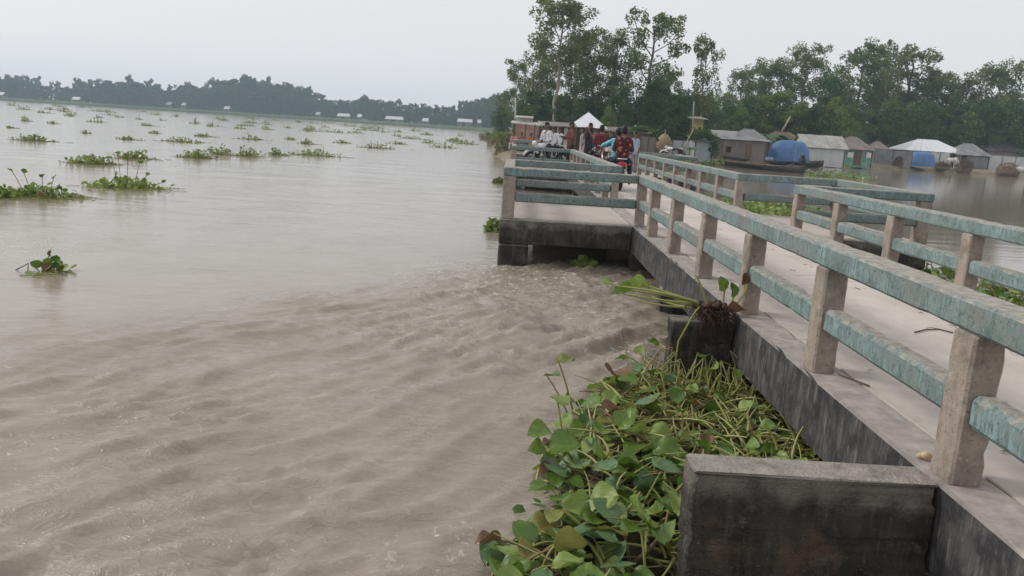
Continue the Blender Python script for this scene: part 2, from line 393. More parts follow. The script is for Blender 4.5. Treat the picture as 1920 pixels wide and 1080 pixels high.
def m_water():
    N = Nodes('silty_river_water')
    at_r = N.n('ShaderNodeAttribute'); at_r.attribute_name = 'rough_zone'
    at_f = N.n('ShaderNodeAttribute'); at_f.attribute_name = 'foam_zone'
    at_c = N.n('ShaderNodeAttribute'); at_c.attribute_name = 'calm_zone'
    at_w = N.n('ShaderNodeAttribute'); at_w.attribute_name = 'wind_zone'
    silt = N.noise(.55, 5, .6, N.coord((1, .6, 1), rotz=.6), .6)
    c = N.mix(N.ramp(silt, .3, .7), (.256, .216, .166), (.312, .267, .210))
    c = N.mix(at_c.outputs['Fac'], c, (.215, .180, .140))  # darker brown on the village side: dark tree reflections put into the colour
    # foam: scattered flecks and thin lace
    lace = N.noise(5.0, 7, .72, N.coord((1.5, 1.0, 1), rotz=.9), .9)
    fl = N.noise(21.0, 4, .6, None, .4)
    fm = N.math('MULTIPLY', N.ramp(N.math('ADD', N.math('MULTIPLY', lace, .62), N.math('MULTIPLY', fl, .42)), .575, .625), at_f.outputs['Fac'])
    foam = fm
    c = N.mix(foam, c, (.62, .58, .53))
    r1 = N.noise(1.0, 6, .66, N.coord((3.6, 11.0, 1), rotz=R(-44)), 1.1)
    r2 = N.noise(1.0, 5, .62, N.coord((16., 24., 1), rotz=R(-30)), 1.0)
    rw = N.noise(1.0, 5, .6, N.coord((2.2, 5.0, 1), rotz=R(-48)), 1.6)
    crease = N.math('SUBTRACT', 1.0, N.ramp(N.math('ABSOLUTE', N.math('SUBTRACT', rw, .5)), 0.0, .045))
    r3 = N.noise(1.0, 4, .55, N.coord((.55, 2.6, 1), rotz=R(4)), .4)
    h = N.math('ADD', N.math('MULTIPLY', N.math('MULTIPLY', r1, at_r.outputs['Fac']), 1.15), N.math('MULTIPLY', N.math('MULTIPLY', r2, at_r.outputs['Fac']), .30))
    h = N.math('ADD', h, N.math('MULTIPLY', N.math('MULTIPLY', N.math('MULTIPLY', crease, N.ramp(N.noise(.7, 3, .5), .42, .60)), at_r.outputs['Fac']), .22))
    h = N.math('ADD', h, N.math('MULTIPLY', r3, N.math('ADD', N.math('SUBTRACT', .60, N.math('MULTIPLY', at_c.outputs['Fac'], .36)), N.math('MULTIPLY', at_w.outputs['Fac'], .9))))
    nb = N.bump(h, .65, .024)
    rgh = N.math('ADD', N.math('ADD', .085, N.math('MULTIPLY', at_w.outputs['Fac'], .05)), N.math('MULTIPLY', foam, .6))
    N.done(c, rgh, nb, .5); N.b.inputs['IOR'].default_value = 1.40
    return N.m
WATER = m_water()
wme = np_mesh('river', V, Fq, [WATER], smooth=True)
foamz = np.clip(1.25*np.exp(-(((XS-.2)/1.5)**2+((YS-11.6)/1.3)**2)) + .8*np.exp(-(((XS+.28)/.22)**2+((YS-3.75)/.28)**2))
                + .75*np.exp(-(((XS-1.2)/.55)**2+((YS-8.2)/1.6)**2)) + .30*np.exp(-(((XS+1.3)/1.2)**2+((YS-3.35)/.35)**2))
                + .85*np.exp(-(((XS+7.4)/1.3)**2+((YS-11.4)/1.2)**2)) + .45*np.exp(-(((XS+.6)/1.2)**2+((YS-9)/2.2)**2)), 0, 1)
for nm, arr in (('wind_zone', sstep(14, 70, YS)*sstep(7, 1, XS)), ('rough_zone', np.clip(.18*openw+.82*RZ+.6*near_pier, 0, 1)), ('foam_zone', foamz), ('calm_zone', sstep(5.2, 7.5, XS)*sstep(160, 90, YS))):
    a = wme.attributes.new(nm, 'FLOAT', 'POINT'); a.data.foreach_set('value', arr.ravel().astype(np.float32))
river = link('river', wme); tag(river, 'wide silty brown flooded river with eddies and floating plants', 'river', kind='structure')

# ------------------------------------------------------------------ land: village bank (right) and far bank (left, behind)
def m_ground(name, a, b, c3, sc=.35):
    N = Nodes(name)
    f1 = N.noise(sc, 6, .65); f2 = N.noise(sc*9, 5, .7)
    c = N.mix(N.ramp(f1, .38, .62), a, b); c = N.mix(N.ramp(f2, .5, .7), c, c3)
    return N.done(c, .95, N.bump(f2, .5, .05), .15)
MUD = m_ground('village_earth', (.25, .20, .15), (.17, .155, .09), (.33, .275, .21))
GRASSBANK = m_ground('far_bank_grass', (.050, .078, .034), (.072, .100, .044), (.062, .080, .038), .08)

def land(name, shore, back, ztop, mat, label, cat, slope=1.4):
    """ground sheet: shoreline polyline (left to right), sloping edge into the water, closed behind"""
    mb = MB(); pts = []
    for i in range(len(shore)-1):
        a, b = Vector(shore[i]), Vector(shore[i+1]); n = max(1, int((b-a).length/2.2) if (b-a).length < 90 else int((b-a).length/14))
        for k in range(n): pts.append(a.lerp(b, k/n))
    pts.append(Vector(shore[-1]))
    n = len(pts); rows = [[], [], []]
    for i, p in enumerate(pts):
        d = (pts[min(i+1, n-1)]-pts[max(i-1, 0)]).normalized(); nr = Vector((-d.y, d.x))
        j = .5*mnoise.noise(Vector((p.x*.4, p.y*.4, 1)))
        for r_, (off, z) in enumerate(((-.6, -.5), (.35+j, ztop*.55), (slope+j, ztop))):
            q = p + nr*off; rows[r_].append((q.x, q.y, z + (.06*mnoise.noise(Vector((q.x, q.y, r_))) if r_ else 0)))
    vs = rows[0]+rows[1]+rows[2]+[(b[0], b[1], ztop) for b in back]; fs = []
    for r_ in range(2):
        for i in range(n-1): fs.append((r_*n+i, r_*n+i+1, (r_+1)*n+i+1, (r_+1)*n+i))
    fs.append(tuple(2*n+i for i in range(n)) + tuple(3*n+k for k in range(len(back))))
    mb.add(vs, fs)
    o = mb.build(name, [mat]); bpy.context.view_layer.update()
    import bmesh
    bm = bmesh.new(); bm.from_mesh(o.data); bmesh.ops.triangulate(bm, faces=[f for f in bm.faces if len(f.verts) > 4]); bmesh.ops.recalc_face_normals(bm, faces=bm.faces)
    bm.to_mesh(o.data); bm.free()
    return tag(o, label, cat, kind='structure')
LZ = .62
land('village_bank', [(-12, 330), (-7, 200), (-4.2, 130), (-2.6, 88), (-1.6, 62), (-.6, 53), (1.6, 50.6), (4.8, 50.6), (6.6, 54), (10, 66), (18, 80), (25, 86.5), (32, 91), (38, 95.5),
                      (46, 103), (54, 108), (62, 110.5), (72, 108), (84, 106), (110, 104), (230, 110)],
     [(460, 420), (60, 430), (-8, 425)], LZ, MUD, 'brown earth bank the village stands on', 'bank')
land('far_bank', [(-640, 470), (-420, 505), (-300, 500), (-180, 488), (-100, 470), (-45, 440), (-22, 405), (-9, 372), (30, 360), (130, 370)], [(600, 1000), (200, 1300), (-900, 1300), (-900, 500)], 1.9, GRASSBANK,
     'low green grassy bank across the river', 'bank', slope=5.0)

# ------------------------------------------------------------------ bridge
XL, XR, XE, XQ = 1.895, 4.319, 1.866, 4.528      # left rail outer face, right rail inner face, deck edges
ZD, ZT, ZB = .75, 1.53, 1.397                    # deck, rail top, rail underside
LT, LB = 1.155, 1.010                            # lower rail
PW, PD, RW = .14, .172, .18                      # post width, post depth, rail width
BAYS = [(12.27, 15.82), (28.50, 32.05), (44.70, 48.25)]
XBL, XBR = -.171, 6.42
YEND = 51.5
bridge = empty('bridge', (3.2, 25, 0), 0, 'long weathered concrete footbridge with square side platforms over the river', 'bridge')
bo = Vector((3.2, 25, 0))
def bpart(name, p0, p1, mat, **k):
    p0 = Vector(p0)-bo; p1 = Vector(p1)-bo
    return bar(name, p0, p1, mat, bridge, **k)
# deck slabs, one between joints
joints = [-3.0, 7.90, 12.27, 15.82, 22.2, 28.5, 32.05, 38.4, 44.7, 48.25, YEND]
for i in range(len(joints)-1):
    a, b = joints[i], joints[i+1]
    bpart('deck_slab', (XE+.26, a+.003, .55), (XQ-.26, b-.003, ZD), DECK, seg=.8, bev=.006, amp=.002)
    for (x0, x1) in ((XE, XE+.258), (XQ-.258, XQ)):
        bpart('edge_beam', (x0, a+.004, .335), (x1, b-.004, ZD-.002), BEAM, seg=.14, bev=.014, amp=.006, chips=.02, seed=x0+i)
for k, (a, b) in enumerate(BAYS):
    for (x0, x1) in ((XBL-.015, XE-.004), (XQ+.004, XBR+.015)):
        bpart('platform_slab', (x0+.2, a+.19, .57), (x1, b-.19, ZD), DECK, seg=.6, bev=.005, amp=.002)
        out = x0 if x0 < 1 else x1
        bpart('platform_beam', (x0, a-.012, .362), (x1, a+.187, ZD-.003), DARK if k == 0 else BEAM, seg=.12, bev=.016, amp=.007, chips=.025, seed=k+x0)
        bpart('platform_beam', (x0, b-.187, .362), (x1, b+.012, ZD-.003), BEAM, seg=.3, bev=.012, amp=.005)
        if x0 < 1: bpart('platform_beam', (x0, a+.19, .362), (x0+.197, b-.19, ZD-.003), BEAM, seg=.3, bev=.012, amp=.005)
        else:
            bpart('platform_slab', (x0, a+.19, .57), (x0+.197, b-.19, ZD), DECK, seg=.6, bev=.005, amp=.002)
            bpart('platform_beam', (x1-.197, a+.19, .362-.004), (x1-.001, b-.19, .568), BEAM, seg=.3, bev=.012, amp=.005)
        px0 = x0+.003 if x0 < 1 else x1-.47
        bpart('pier', (px0, a+.005, -.6), (px0+.467, a+.42, .360), DARK, seg=.12, bev=.03, amp=.010, chips=.02, seed=3+k)
        bpart('pier', (px0, b-.42, -.6), (px0+.467, b-.005, .360), DARK, seg=.3, bev=.03, amp=.01)
        # wall closing the river side under the platform
        w0, w1 = (x0+.62, x1) if x0 < 1 else (x0, x1-.62)
        bpart('back_wall', (w0, b-.62, -.6), (w1, b-.45, .359), DARK, seg=.4, bev=.01, amp=.006)
# cross walls (piers) at every second post, some with a nose standing out into the river
y = 3.14 - 2*3.176; k = 0; NOSE = {3.14: (.83, .746), 6.316: (1.352, .665)}
while y < 50:
    nose = None
    for q in NOSE:
        if abs(q-y) < .05: nose = NOSE[q]
    inbay = any(a-.3 < y < b+.3 for a, b in BAYS)
    if not inbay: bpart('cross_wall', (XE+.01, y, -.6), (XQ-.01, y+.2, .333), DARK, seg=.3, bev=.012, amp=.006)
    if nose:
        bpart('pier_nose', (nose[0], y-.003, -.6), (XE-.004, y+.196, nose[1]), DARK, seg=.022, bev=.009, amp=.010, chips=.045, seed=y)
    y += 3.176
for (a, b) in BAYS: bpart('cross_wall', (XE+.01, a+.03, -.6), (XQ-.01, a+.25, .333), DARK, seg=.3, bev=.012, amp=.006)
bpart('pier', (XE-.02, 9.47, -.6), (XE+.16, 9.63, .331), BEAM, seg=.1, bev=.012, amp=.005)
bpart('abutment', (.9, YEND-1.0, -.8), (5.6, YEND+1.2, .333), DARK, seg=.5, bev=.03, amp=.02)

# railings: one thing for each run, its posts, top rail and lower rails as parts
def railing(label, origin, tops, posts, lowers, seg=.16):
    o = Vector(origin)
    r = empty('concrete_railing', o, 0, label, 'railing', 'blue green concrete railings of the bridge')
    sd = rng.random()*9
    for (x0, y0, x1, y1) in tops: bar('top_rail', Vector((x0, y0, ZB))-o, Vector((x1, y1, ZT))-o, TEAL, r, seg=seg, bev=.014, amp=.005, chips=.014, seed=sd)
    for (x0, y0, x1, y1) in posts: bar('post', Vector((x0, y0, ZD-.01))-o, Vector((x1, y1, ZB-.001))-o, POST, r, seg=max(.05, seg*.5), bev=.012, amp=.007, chips=.022, seed=sd+x0+y0*1.7)
    for (x0, y0, x1, y1) in lowers: bar('lower_rail', Vector((x0, y0, LB))-o, Vector((x1, y1, LT))-o, TEAL, r, seg=seg, bev=.022, amp=.005, chips=.02, seed=sd+y0)
    return r
def straight(label, side, posts_y, y0, y1, seg):
    """a run along the deck edge"""
    if side < 0: tx0, tx1, px0, px1, lx0, lx1 = XL, XL+RW, XL+.004, XL+.004+PW, XL+.022, XL+.142
    else: tx0, tx1, px0, px1, lx0, lx1 = XR, XR+RW, XR+.004, XR+.004+PW, XR+.022, XR+.142
    P = [(px0, y, px1, y+PD) for y in posts_y]
    Ls = []
    e = sorted(posts_y)
    if y0 < e[0]-.05: Ls.append((lx0, y0, lx1, e[0]-.001))
    for a, b in zip(e[:-1], e[1:]): Ls.append((lx0, a+PD+.001, lx1, b-.001))
    if y1 > e[-1]+PD+.05: Ls.append((lx0, e[-1]+PD+.001, lx1, y1))
    return railing(label, ((tx0+tx1)/2, (y0+y1)/2, ZD), [(tx0, y0, tx1, y1)], P, Ls, seg)
def u_bay(label, side, a, b, seg):
    """three sides of a platform"""
    if side < 0:
        xo, xi = XBL, XL
        tops = [(xo, a, xi-.002, a+RW), (xo, b-RW, xi-.002, b), (xo, a+RW+.002, xo+RW, b-RW-.002)]
        pw = .20
        posts = [(xo+.004, a+.004, xo+pw, a+pw), (xo+.004, b-pw, xo+pw, b-.004)]
        lowers = [(xo+pw+.002, a+.02, xi-.002, a+.14), (xo+pw+.002, b-.14, xi-.002, b-.02), (xo+.02, a+pw+.002, xo+.14, b-pw-.002)]
    else:
        xo, xi = XBR, XR+RW
        tops = [(xi+.002, a, xo, a+RW), (xi+.002, b-RW, xo, b), (xo-RW, a+RW+.002, xo, b-RW-.002)]
        pw = .20
        posts = [(xo-pw, a+.004, xo-.004, a+pw), (xo-pw, b-pw, xo-.004, b-.004)]
        lowers = [(xi+.002, a+.02, xo-pw-.002, a+.14), (xi+.002, b-.14, xo-pw-.002, b-.02), (xo-.14, a+pw+.002, xo-.02, b-pw-.002)]
    return railing(label, ((xo+xi)/2, (a+b)/2, ZD), tops, posts, lowers, seg)
near_posts = [3.14+i*1.588 for i in range(-2, 6)]
straight('near left railing run filling the right foreground, paint worn blue green', -1, near_posts+[12.27], -1.6, 12.27+RW, .09)
straight('near right railing run across the deck, nearest to the right picture edge', 1, [12.265-i*1.588 for i in range(0, 8)], -1.6, 12.27+RW, .12)
bay_names = ['nearest', 'middle', 'farthest']
for k, (a, b) in enumerate(BAYS):
    u_bay('railing around the %s square platform on the open river side' % bay_names[k], -1, a, b, .15 if k == 0 else .4)
    u_bay('railing around the %s square platform on the village side' % bay_names[k], 1, a, b, .2 if k == 0 else .5)
    nx_ = BAYS[k+1][0] if k < 2 else YEND-.3
    n = max(1, int(round((nx_-b)/1.588))); st = (nx_-b)/n
    nm = ['second', 'third', 'last'][k]
    py = [b-RW+.002+st*i for i in range(0, n+1)]
    py[-1] = nx_ if k < 2 else nx_-.2
    straight('%s left railing run along the deck, beyond the %s platform' % (nm, bay_names[k]), -1, py, b-RW, nx_+RW, .3)
    straight('%s right railing run along the deck, beyond the %s platform' % (nm, bay_names[k]), 1, py, b-RW, nx_+RW, .3)

# ------------------------------------------------------------------ water hyacinth
HY_G = m_leaf('hyacinth_green', (.105, .180, .022), (.200, .310, .050), (.075, .150, .026), .30, .30, .5, 5)
HY_L = m_leaf('hyacinth_light_green', (.21, .31, .060), (.32, .42, .105), (.20, .27, .07), .36, .30, .5, 5)
HY_B = m_leaf('hyacinth_blue_green', (.085, .165, .060), (.145, .245, .105), (.08, .16, .06), .38, .2, .5, 5)
HY_Y = m_leaf('hyacinth_yellowing', (.28, .29, .055), (.34, .25, .10), (.20, .26, .06), .45, .3, .4, 9)
HY_R = m_leaf('hyacinth_withered', (.17, .085, .045), (.27, .17, .095), (.10, .06, .035), .6, .15, .3, 9)
ST_G = m_leaf('hyacinth_stalk', (.22, .28, .060), (.42, .43, .15), (.30, .26, .10), .42, .1, .4, 4)
ST_D = simple('dead_stalks', (.17, .12, .065), .8, .5, 5)
ROOT = simple('wet_roots', (.060, .032, .022), .75, .5, 20)
MATT = simple('rotting_plant_mat', (.040, .036, .018), .9, .6, 14, bump=.6)
STICK = simple('bare_stick', (.23, .155, .105), .85, .35, 18, bump=.5)

def add_veins(m):
    t = m.node_tree; b = [n for n in t.nodes if n.type == 'BSDF_PRINCIPLED'][0]; src = b.inputs['Base Color'].links[0].from_socket
    tc = t.nodes.new('ShaderNodeTexCoord'); mp = t.nodes.new('ShaderNodeMapping'); mp.inputs['Scale'].default_value = (26, 1.6, 1); t.links.new(tc.outputs['Object'], mp.inputs['Vector'])
    n = t.nodes.new('ShaderNodeTexNoise'); n.inputs['Scale'].default_value = 1.0; n.inputs['Detail'].default_value = 3; t.links.new(mp.outputs[0], n.inputs['Vector'])
    n2 = t.nodes.new('ShaderNodeTexNoise'); n2.inputs['Scale'].default_value = 3.5; n2.inputs['Detail'].default_value = 6; t.links.new(tc.outputs['Object'], n2.inputs['Vector'])
    r1 = t.nodes.new('ShaderNodeMapRange'); r1.inputs[1].default_value = .35; r1.inputs[2].default_value = .65; r1.inputs[3].default_value = .80; r1.inputs[4].default_value = 1.18; t.links.new(n.outputs['Fac'], r1.inputs[0])
    mx = t.nodes.new('ShaderNodeMix'); mx.data_type = 'RGBA'; mx.blend_type = 'MULTIPLY'; mx.inputs[0].default_value = 1; t.links.new(src, mx.inputs[6]); t.links.new(r1.outputs[0], mx.inputs[7])
    r2 = t.nodes.new('ShaderNodeMapRange'); r2.inputs[1].default_value = .60; r2.inputs[2].default_value = .72; t.links.new(n2.outputs['Fac'], r2.inputs[0])
    m2 = t.nodes.new('ShaderNodeMix'); m2.data_type = 'RGBA'; m2.inputs[7].default_value = (.20, .15, .05, 1); ml = t.nodes.new('ShaderNodeMath'); ml.operation = 'MULTIPLY'; ml.inputs[1].default_value = .6
    t.links.new(r2.outputs[0], ml.inputs[0]); t.links.new(ml.outputs[0], m2.inputs[0]); t.links.new(mx.outputs[2], m2.inputs[6]); t.links.new(m2.outputs[2], b.inputs['Base Color'])
    bp = t.nodes.new('ShaderNodeBump'); bp.inputs['Strength'].default_value = .35; bp.inputs['Distance'].default_value = .01; t.links.new(n.outputs['Fac'], bp.inputs['Height']); t.links.new(bp.outputs[0], b.inputs['Normal'])
for _m in (HY_G, HY_L, HY_B, HY_Y, HY_R): add_veins(_m)
def leaf_mesh(name, mat, rnd, cup=.25, fold=.0):
    """rounded hyacinth blade, about 1 unit long, base at the origin, growing along +Y"""
    nu, nv = 6, 8; vs = []; fs = []
    asp = rnd.uniform(.85, 1.12); ruf = rnd.uniform(.015, .075); bend = rnd.uniform(-.25, .35); tw = rnd.uniform(-.35, .35)
    for j in range(nv+1):
        t = j/nv
        w = .52*asp*(math.sin(math.pi*min(1, t**.78))**.62)*(1-.18*t) if 0 < t < 1 else (.06 if t == 0 else .02)
        for i in range(nu+1):
            s = i/nu*2-1
            x = s*w; y = t - .10*abs(s)*(1-t)*(.5)
            z = cup*(x*x)*1.6 + fold*abs(x) - bend*t*t*.5 + ruf*math.sin(9*t+3*s) + tw*x*t*.4
            vs.append((x, y, z))
    for j in range(nv):
        for i in range(nu):
            a = j*(nu+1)+i; fs.append((a, a+1, a+nu+2, a+nu+1))
    mb = MB(); mb.add(vs, fs); return mb.mesh(name, [mat], True)
lr = random.Random(3)
LEAVES = {'g': [leaf_mesh('leaf', HY_G, lr, lr.uniform(.1, .6), lr.uniform(-.1, .5)) for _ in range(9)],
          'l': [leaf_mesh('leaf', HY_L, lr, lr.uniform(.1, .4), lr.uniform(-.1, .25)) for _ in range(3)],
          'b': [leaf_mesh('leaf', HY_B, lr, lr.uniform(.05, .3), lr.uniform(-.1, .15)) for _ in range(3)],
          'y': [leaf_mesh('leaf', HY_Y, lr, lr.uniform(.1, .5), lr.uniform(0, .3)) for _ in range(3)],
          'r': [leaf_mesh('leaf', HY_R, lr, lr.uniform(.5, .9), lr.uniform(.3, .7)) for _ in range(3)]}
def put_leaf(parent, org, base, direction, size, kind, r, roll=None):
    """base point and growth direction in world space; the blade faces up unless rolled"""
    d = Vector(direction).normalized(); up = Vector((0, 0, 1))
    side = d.cross(up); side = side.normalized() if side.length > .05 else Vector((1, 0, 0))
    nrm = side.cross(d).normalized()
    rl = r.gauss(0, .55) if roll is None else roll
    side2 = side*math.cos(rl)+nrm*math.sin(rl); nrm2 = side2.cross(d)
    me = r.choice(LEAVES[kind]); o = link('leaf', me, parent)
    M = Matrix(((side2.x, d.x, nrm2.x, 0), (side2.y, d.y, nrm2.y, 0), (side2.z, d.z, nrm2.z, 0), (0, 0, 0, 1)))
    o.matrix_local = Matrix.Translation(Vector(base)-org) @ M @ Matrix.Diagonal((size, size, size, 1))
    return o
def curve_pts(a, b, sag, n=5, side=None):
    a, b = Vector(a), Vector(b); out = []
    for i in range(n+1):
        t = i/n; p = a.lerp(b, t); k = 4*t*(1-t)
        p.z += sag*k
        if side is not None: p += side*k
        out.append(p)
    return out

# --- the raft caught between the two pier noses
raft_poly = [(2.12, 3.36), (2.12, 6.30), (1.42, 6.30), (1.20, 6.55), (.95, 6.35), (.62, 6.0), (.46, 5.6), (.40, 5.1), (.26, 4.65), (.20, 4.2), (.13, 3.85), (-.05, 3.3), (-.30, 2.75), (-.42, 2.3), (.80, 2.0), (.80, 3.36)]
def inside(p, poly):
    c = False; j = len(poly)-1
    for i in range(len(poly)):
        xi, yi = poly[i]; xj, yj = poly[j]
        if (yi > p[1]) != (yj > p[1]) and p[0] < (xj-xi)*(p[1]-yi)/(yj-yi)+xi: c = not c
        j = i
    return c
def edge_d(p, poly):
    m = 9
    for i in range(len(poly)):
        a = Vector(poly[i]); b = Vector(poly[(i+1) % len(poly)]); ab = b-a; t = max(0, min(1, (Vector(p)-a).dot(ab)/ab.length_squared))
        m = min(m, (Vector(p)-a-ab*t).length)
    return m
def raft_h(x, y):
    d = edge_d((x, y), raft_poly) if inside((x, y), raft_poly) else -.05
    if x > 1.5: d = max(d, .3)
    base = .20*min(1, max(0, d)/.38)
    return base + .05*mnoise.noise(Vector((x*3.2, y*3.2, 2)))
ro = Vector((.9, 4.3, 0))
raft = empty('hyacinth_raft', ro, 0, 'large heap of uprooted water hyacinth caught between the two concrete pier noses', 'plants')
# tangled rotting mat under the leaves
gx = np.arange(-.55, 2.13, .05); gy = np.arange(1.9, 6.75, .05); vs = []; fs = []; ix = {}
for j, yy in enumerate(gy):
    for i, xx in enumerate(gx):
        if inside((xx, yy), raft_poly):
            ix[i, j] = len(vs); h = raft_h(xx, yy) + .03*mnoise.noise(Vector((xx*17, yy*17, 5)))
            vs.append(Vector((xx, yy, max(-.02, h-.035)))-ro)
for (i, j) in ix:
    q = [(i, j), (i+1, j), (i+1, j+1), (i, j+1)]
    if all(k in ix for k in q): fs.append(tuple(ix[k] for k in q))
mb = MB(); mb.add(vs, fs); tag(mb.build('tangled_mat', [MATT], raft, smooth=True), kind='stuff')
# stalks: a dense tangle (too many to pick apart)
r = random.Random(77); stg, std_ = MB(), MB()
def rnd_raft(cond=lambda x, y: True):
    while True:
        x, yv = r.uniform(-.5, 2.08), r.uniform(1.95, 6.65)
        if inside((x, yv), raft_poly) and cond(x, yv): return x, yv
for k in range(1250):
    x, yv = rnd_raft(); h = raft_h(x, yv)
    if x < .8 and r.random() < .62: continue
    a = r.uniform(0, 2*math.pi); L = r.uniform(.10, .50); up = r.random()**2*.17 if r.random() < .93 else r.uniform(.12, .26)
    if up > .17: L *= .6
    p0 = Vector((x, yv, h-.01)); p1 = p0+Vector((math.cos(a)*L, math.sin(a)*L, up))
    p1.x = min(p1.x, 2.1 if p1.z < .3 else 1.84)
    if .80 < p1.x and 3.10 < p1.y < 3.36: continue
    if .80 < p0.x and 3.06 < p0.y < 3.40: continue
    if p1.x > 1.3 and p1.y > 6.28: continue
    if not inside((p1.x, p1.y), raft_poly): continue
    t = r.uniform(.0042, .0092)
    bow = .02 if r.random() < .6 else .07; pts = curve_pts(p0, p1, r.uniform(.0, .03), 4, Vector((-math.sin(a), math.cos(a), 0))*r.uniform(-bow, bow))
    (stg if r.random() < .80 else std_).tube(pts, [t*r.uniform(1.0, 1.9), t*1.35, t, t*.8, t*.5], 6, False)
for k in range(90):                                # stalks climbing the face of the far pier nose and the beam
    if k < 60: p0 = Vector((r.uniform(1.0, 1.9), r.uniform(5.75, 6.2), .15)); p1 = p0+Vector((r.gauss(0, .10), r.uniform(0, .06), r.uniform(.10, .34)))
    else: p0 = Vector((r.uniform(1.55, 1.75), r.uniform(3.6, 5.9), .16)); p1 = p0+Vector((r.uniform(-.05, .08), r.gauss(0, .12), r.uniform(.06, .18)))
    t = r.uniform(.004, .008); stg.tube(curve_pts(p0, p1, 0, 4, Vector((r.uniform(-.03, .03), 0, 0))), [t*1.5, t*1.2, t, t*.8, t*.6], 6, False)
    if r.random() < .55: stg.tube([p1, p1+Vector((r.uniform(-.14, .14), r.uniform(-.1, 0), r.uniform(-.12, .02)))], [t*.6, t*.4], 5, False)
tag(stg.build('green_stalks', [ST_G], raft, (-ro.x, -ro.y, 0), smooth=True), kind='stuff')
tag(std_.build('dead_stalks', [ST_D], raft, (-ro.x, -ro.y, 0), smooth=True), kind='stuff')
# leaves seen one by one: centre pixel, height above water, size, kind
hero = [(1062, 675, .44, .14, 'y'), (1037, 703, .40, .13, 'g'), (1158, 707, .32, .20, 'r'), (1170, 672, .30, .15, 'g'), (1052, 748, .34, .14, 'l'), (1111, 756, .30, .17, 'g'),
        (1150, 773, .30, .14, 'r'), (1145, 748, .30, .13, 'l'), (1128, 803, .30, .17, 'g'), (1182, 803, .34, .19, 'l'), (1011, 812, .36, .16, 'g'), (1060, 837, .34, .18, 'g'), (1009, 850, .28, .16, 'g'),
        (1086, 873, .28, .17, 'g'), (1043, 880, .24, .15, 'b'), (1137, 871, .30, .16, 'b'), (1190, 838, .28, .19, 'g'), (1239, 837, .28, .14, 'g'), (1162, 912, .28, .19, 'b'), (1210, 963, .36, .19, 'l'),
        (1186, 988, .36, .15, 'g'), (1013, 918, .24, .14, 'g'), (1054, 929, .26, .15, 'g'), (1043, 967, .22, .14, 'y'), (1094, 1000, .26, .15, 'b'), (1141, 997, .22, .19, 'y'), (952, 1029, .22, .15, 'l'),
        (913, 1016, .20, .13, 'r'), (941, 1072, .2, .15, 'g'), (967, 1066, .22, .15, 'g'), (988, 1035, .2, .13, 'y'), (1162, 1060, .26, .16, 'b'), (1222, 867, .28, .13, 'g'), (1228, 903, .26, .15, 'g'),
        (1286, 660, .34, .13, 'l'), (1281, 682, .28, .12, 'g'), (1239, 762, .24, .12, 'l'), (1331, 786, .20, .13, 'l'), (1410, 841, .2, .14, 'g'), (1370, 736, .24, .11, 'g'), (1333, 820, .2, .14, 'g'), (1305, 833, .2, .14, 'g'),
        (1525, 850, .18, .12, 'l'), (1245, 940, .3, .16, 'g'), (1240, 1000, .3, .15, 'g'), (1105, 960, .22, .13, 'g'), (1210, 905, .25, .15, 'b'), (1300, 700, .22, .1, 'g'), (1180, 760, .24, .13, 'g'), (1255, 790, .2, .12, 'y'), (1225, 640, .16, .12, 'g'), (1200, 655, .12, .10, 'l'), (1318, 668, .46, .11, 'g'), (1340, 690, .40, .12, 'l'), (1296, 728, .34, .12, 'l'), (1345, 735, .32, .12, 'g'), (1400, 760, .32, .11, 'l'), (1440, 800, .30, .11, 'g'), (1270, 735, .32, .13, 'g'), (1380, 700, .40, .10, 'l')]
stem_mb = MB(); nleaf = 0
for (px, py, z, s, kd) in hero:
    c = at_z(px, py, z); a = r.uniform(0, 2*math.pi)
    d = Vector((math.cos(a)*.8, math.sin(a)*.8-.45, r.uniform(-.1, .55))).normalized()
    b = c - d*s*.5
    put_leaf(raft, ro, b, d, s, kd, r, r.gauss(0, .35)); nleaf += 1
    foot = Vector((b.x+r.uniform(.02, .25), b.y+r.uniform(-.12, .12), raft_h(min(1.8, b.x+.1), min(6.2, b.y))-.01)); foot.x = min(foot.x, 2.0); foot.y = min(foot.y, 6.27 if foot.x > 1.3 else 6.6)
    stem_mb.tube(curve_pts(foot, b, .03, 5), [.008, .0075, .007, .0065, .006, .005], 6, False)
while nleaf < 300:
    big = r.random() < .58
    x, yv = rnd_raft((lambda x, y: x < 1.0 or y < 3.2) if big else (lambda x, y: x >= .9))
    if .80 < x and 3.02 < yv < 3.44: continue
    if x > 1.3 and yv > 6.2: continue
    z = raft_h(x, yv)+r.uniform(.01, .13 if big else .17); a = r.uniform(0, 2*math.pi)
    d = Vector((math.cos(a), math.sin(a)*.8-.35, r.uniform(-.3, .5))).normalized(); s = r.uniform(.10, .185) if big else r.uniform(.07, .14)
    kd = r.choices('glbyr', (5, 3.0, 1.6, 1.1, .28))[0]
    c = Vector((x, yv, z))
    if ((c+d*s).x > 1.83 and z > .2) or (c+d*s).x > 2.1 or ((c+d*s).x > .8 and 3.08 < (c+d*s).y < 3.38): continue
    put_leaf(raft, ro, c, d, s, kd, r); nleaf += 1
    stem_mb.tube(curve_pts((x+r.uniform(-.1, .1), yv+r.uniform(-.1, .1), raft_h(x, yv)-.02), c, .02, 3), [.007, .0065, .006, .005], 5, False)
under = MB()
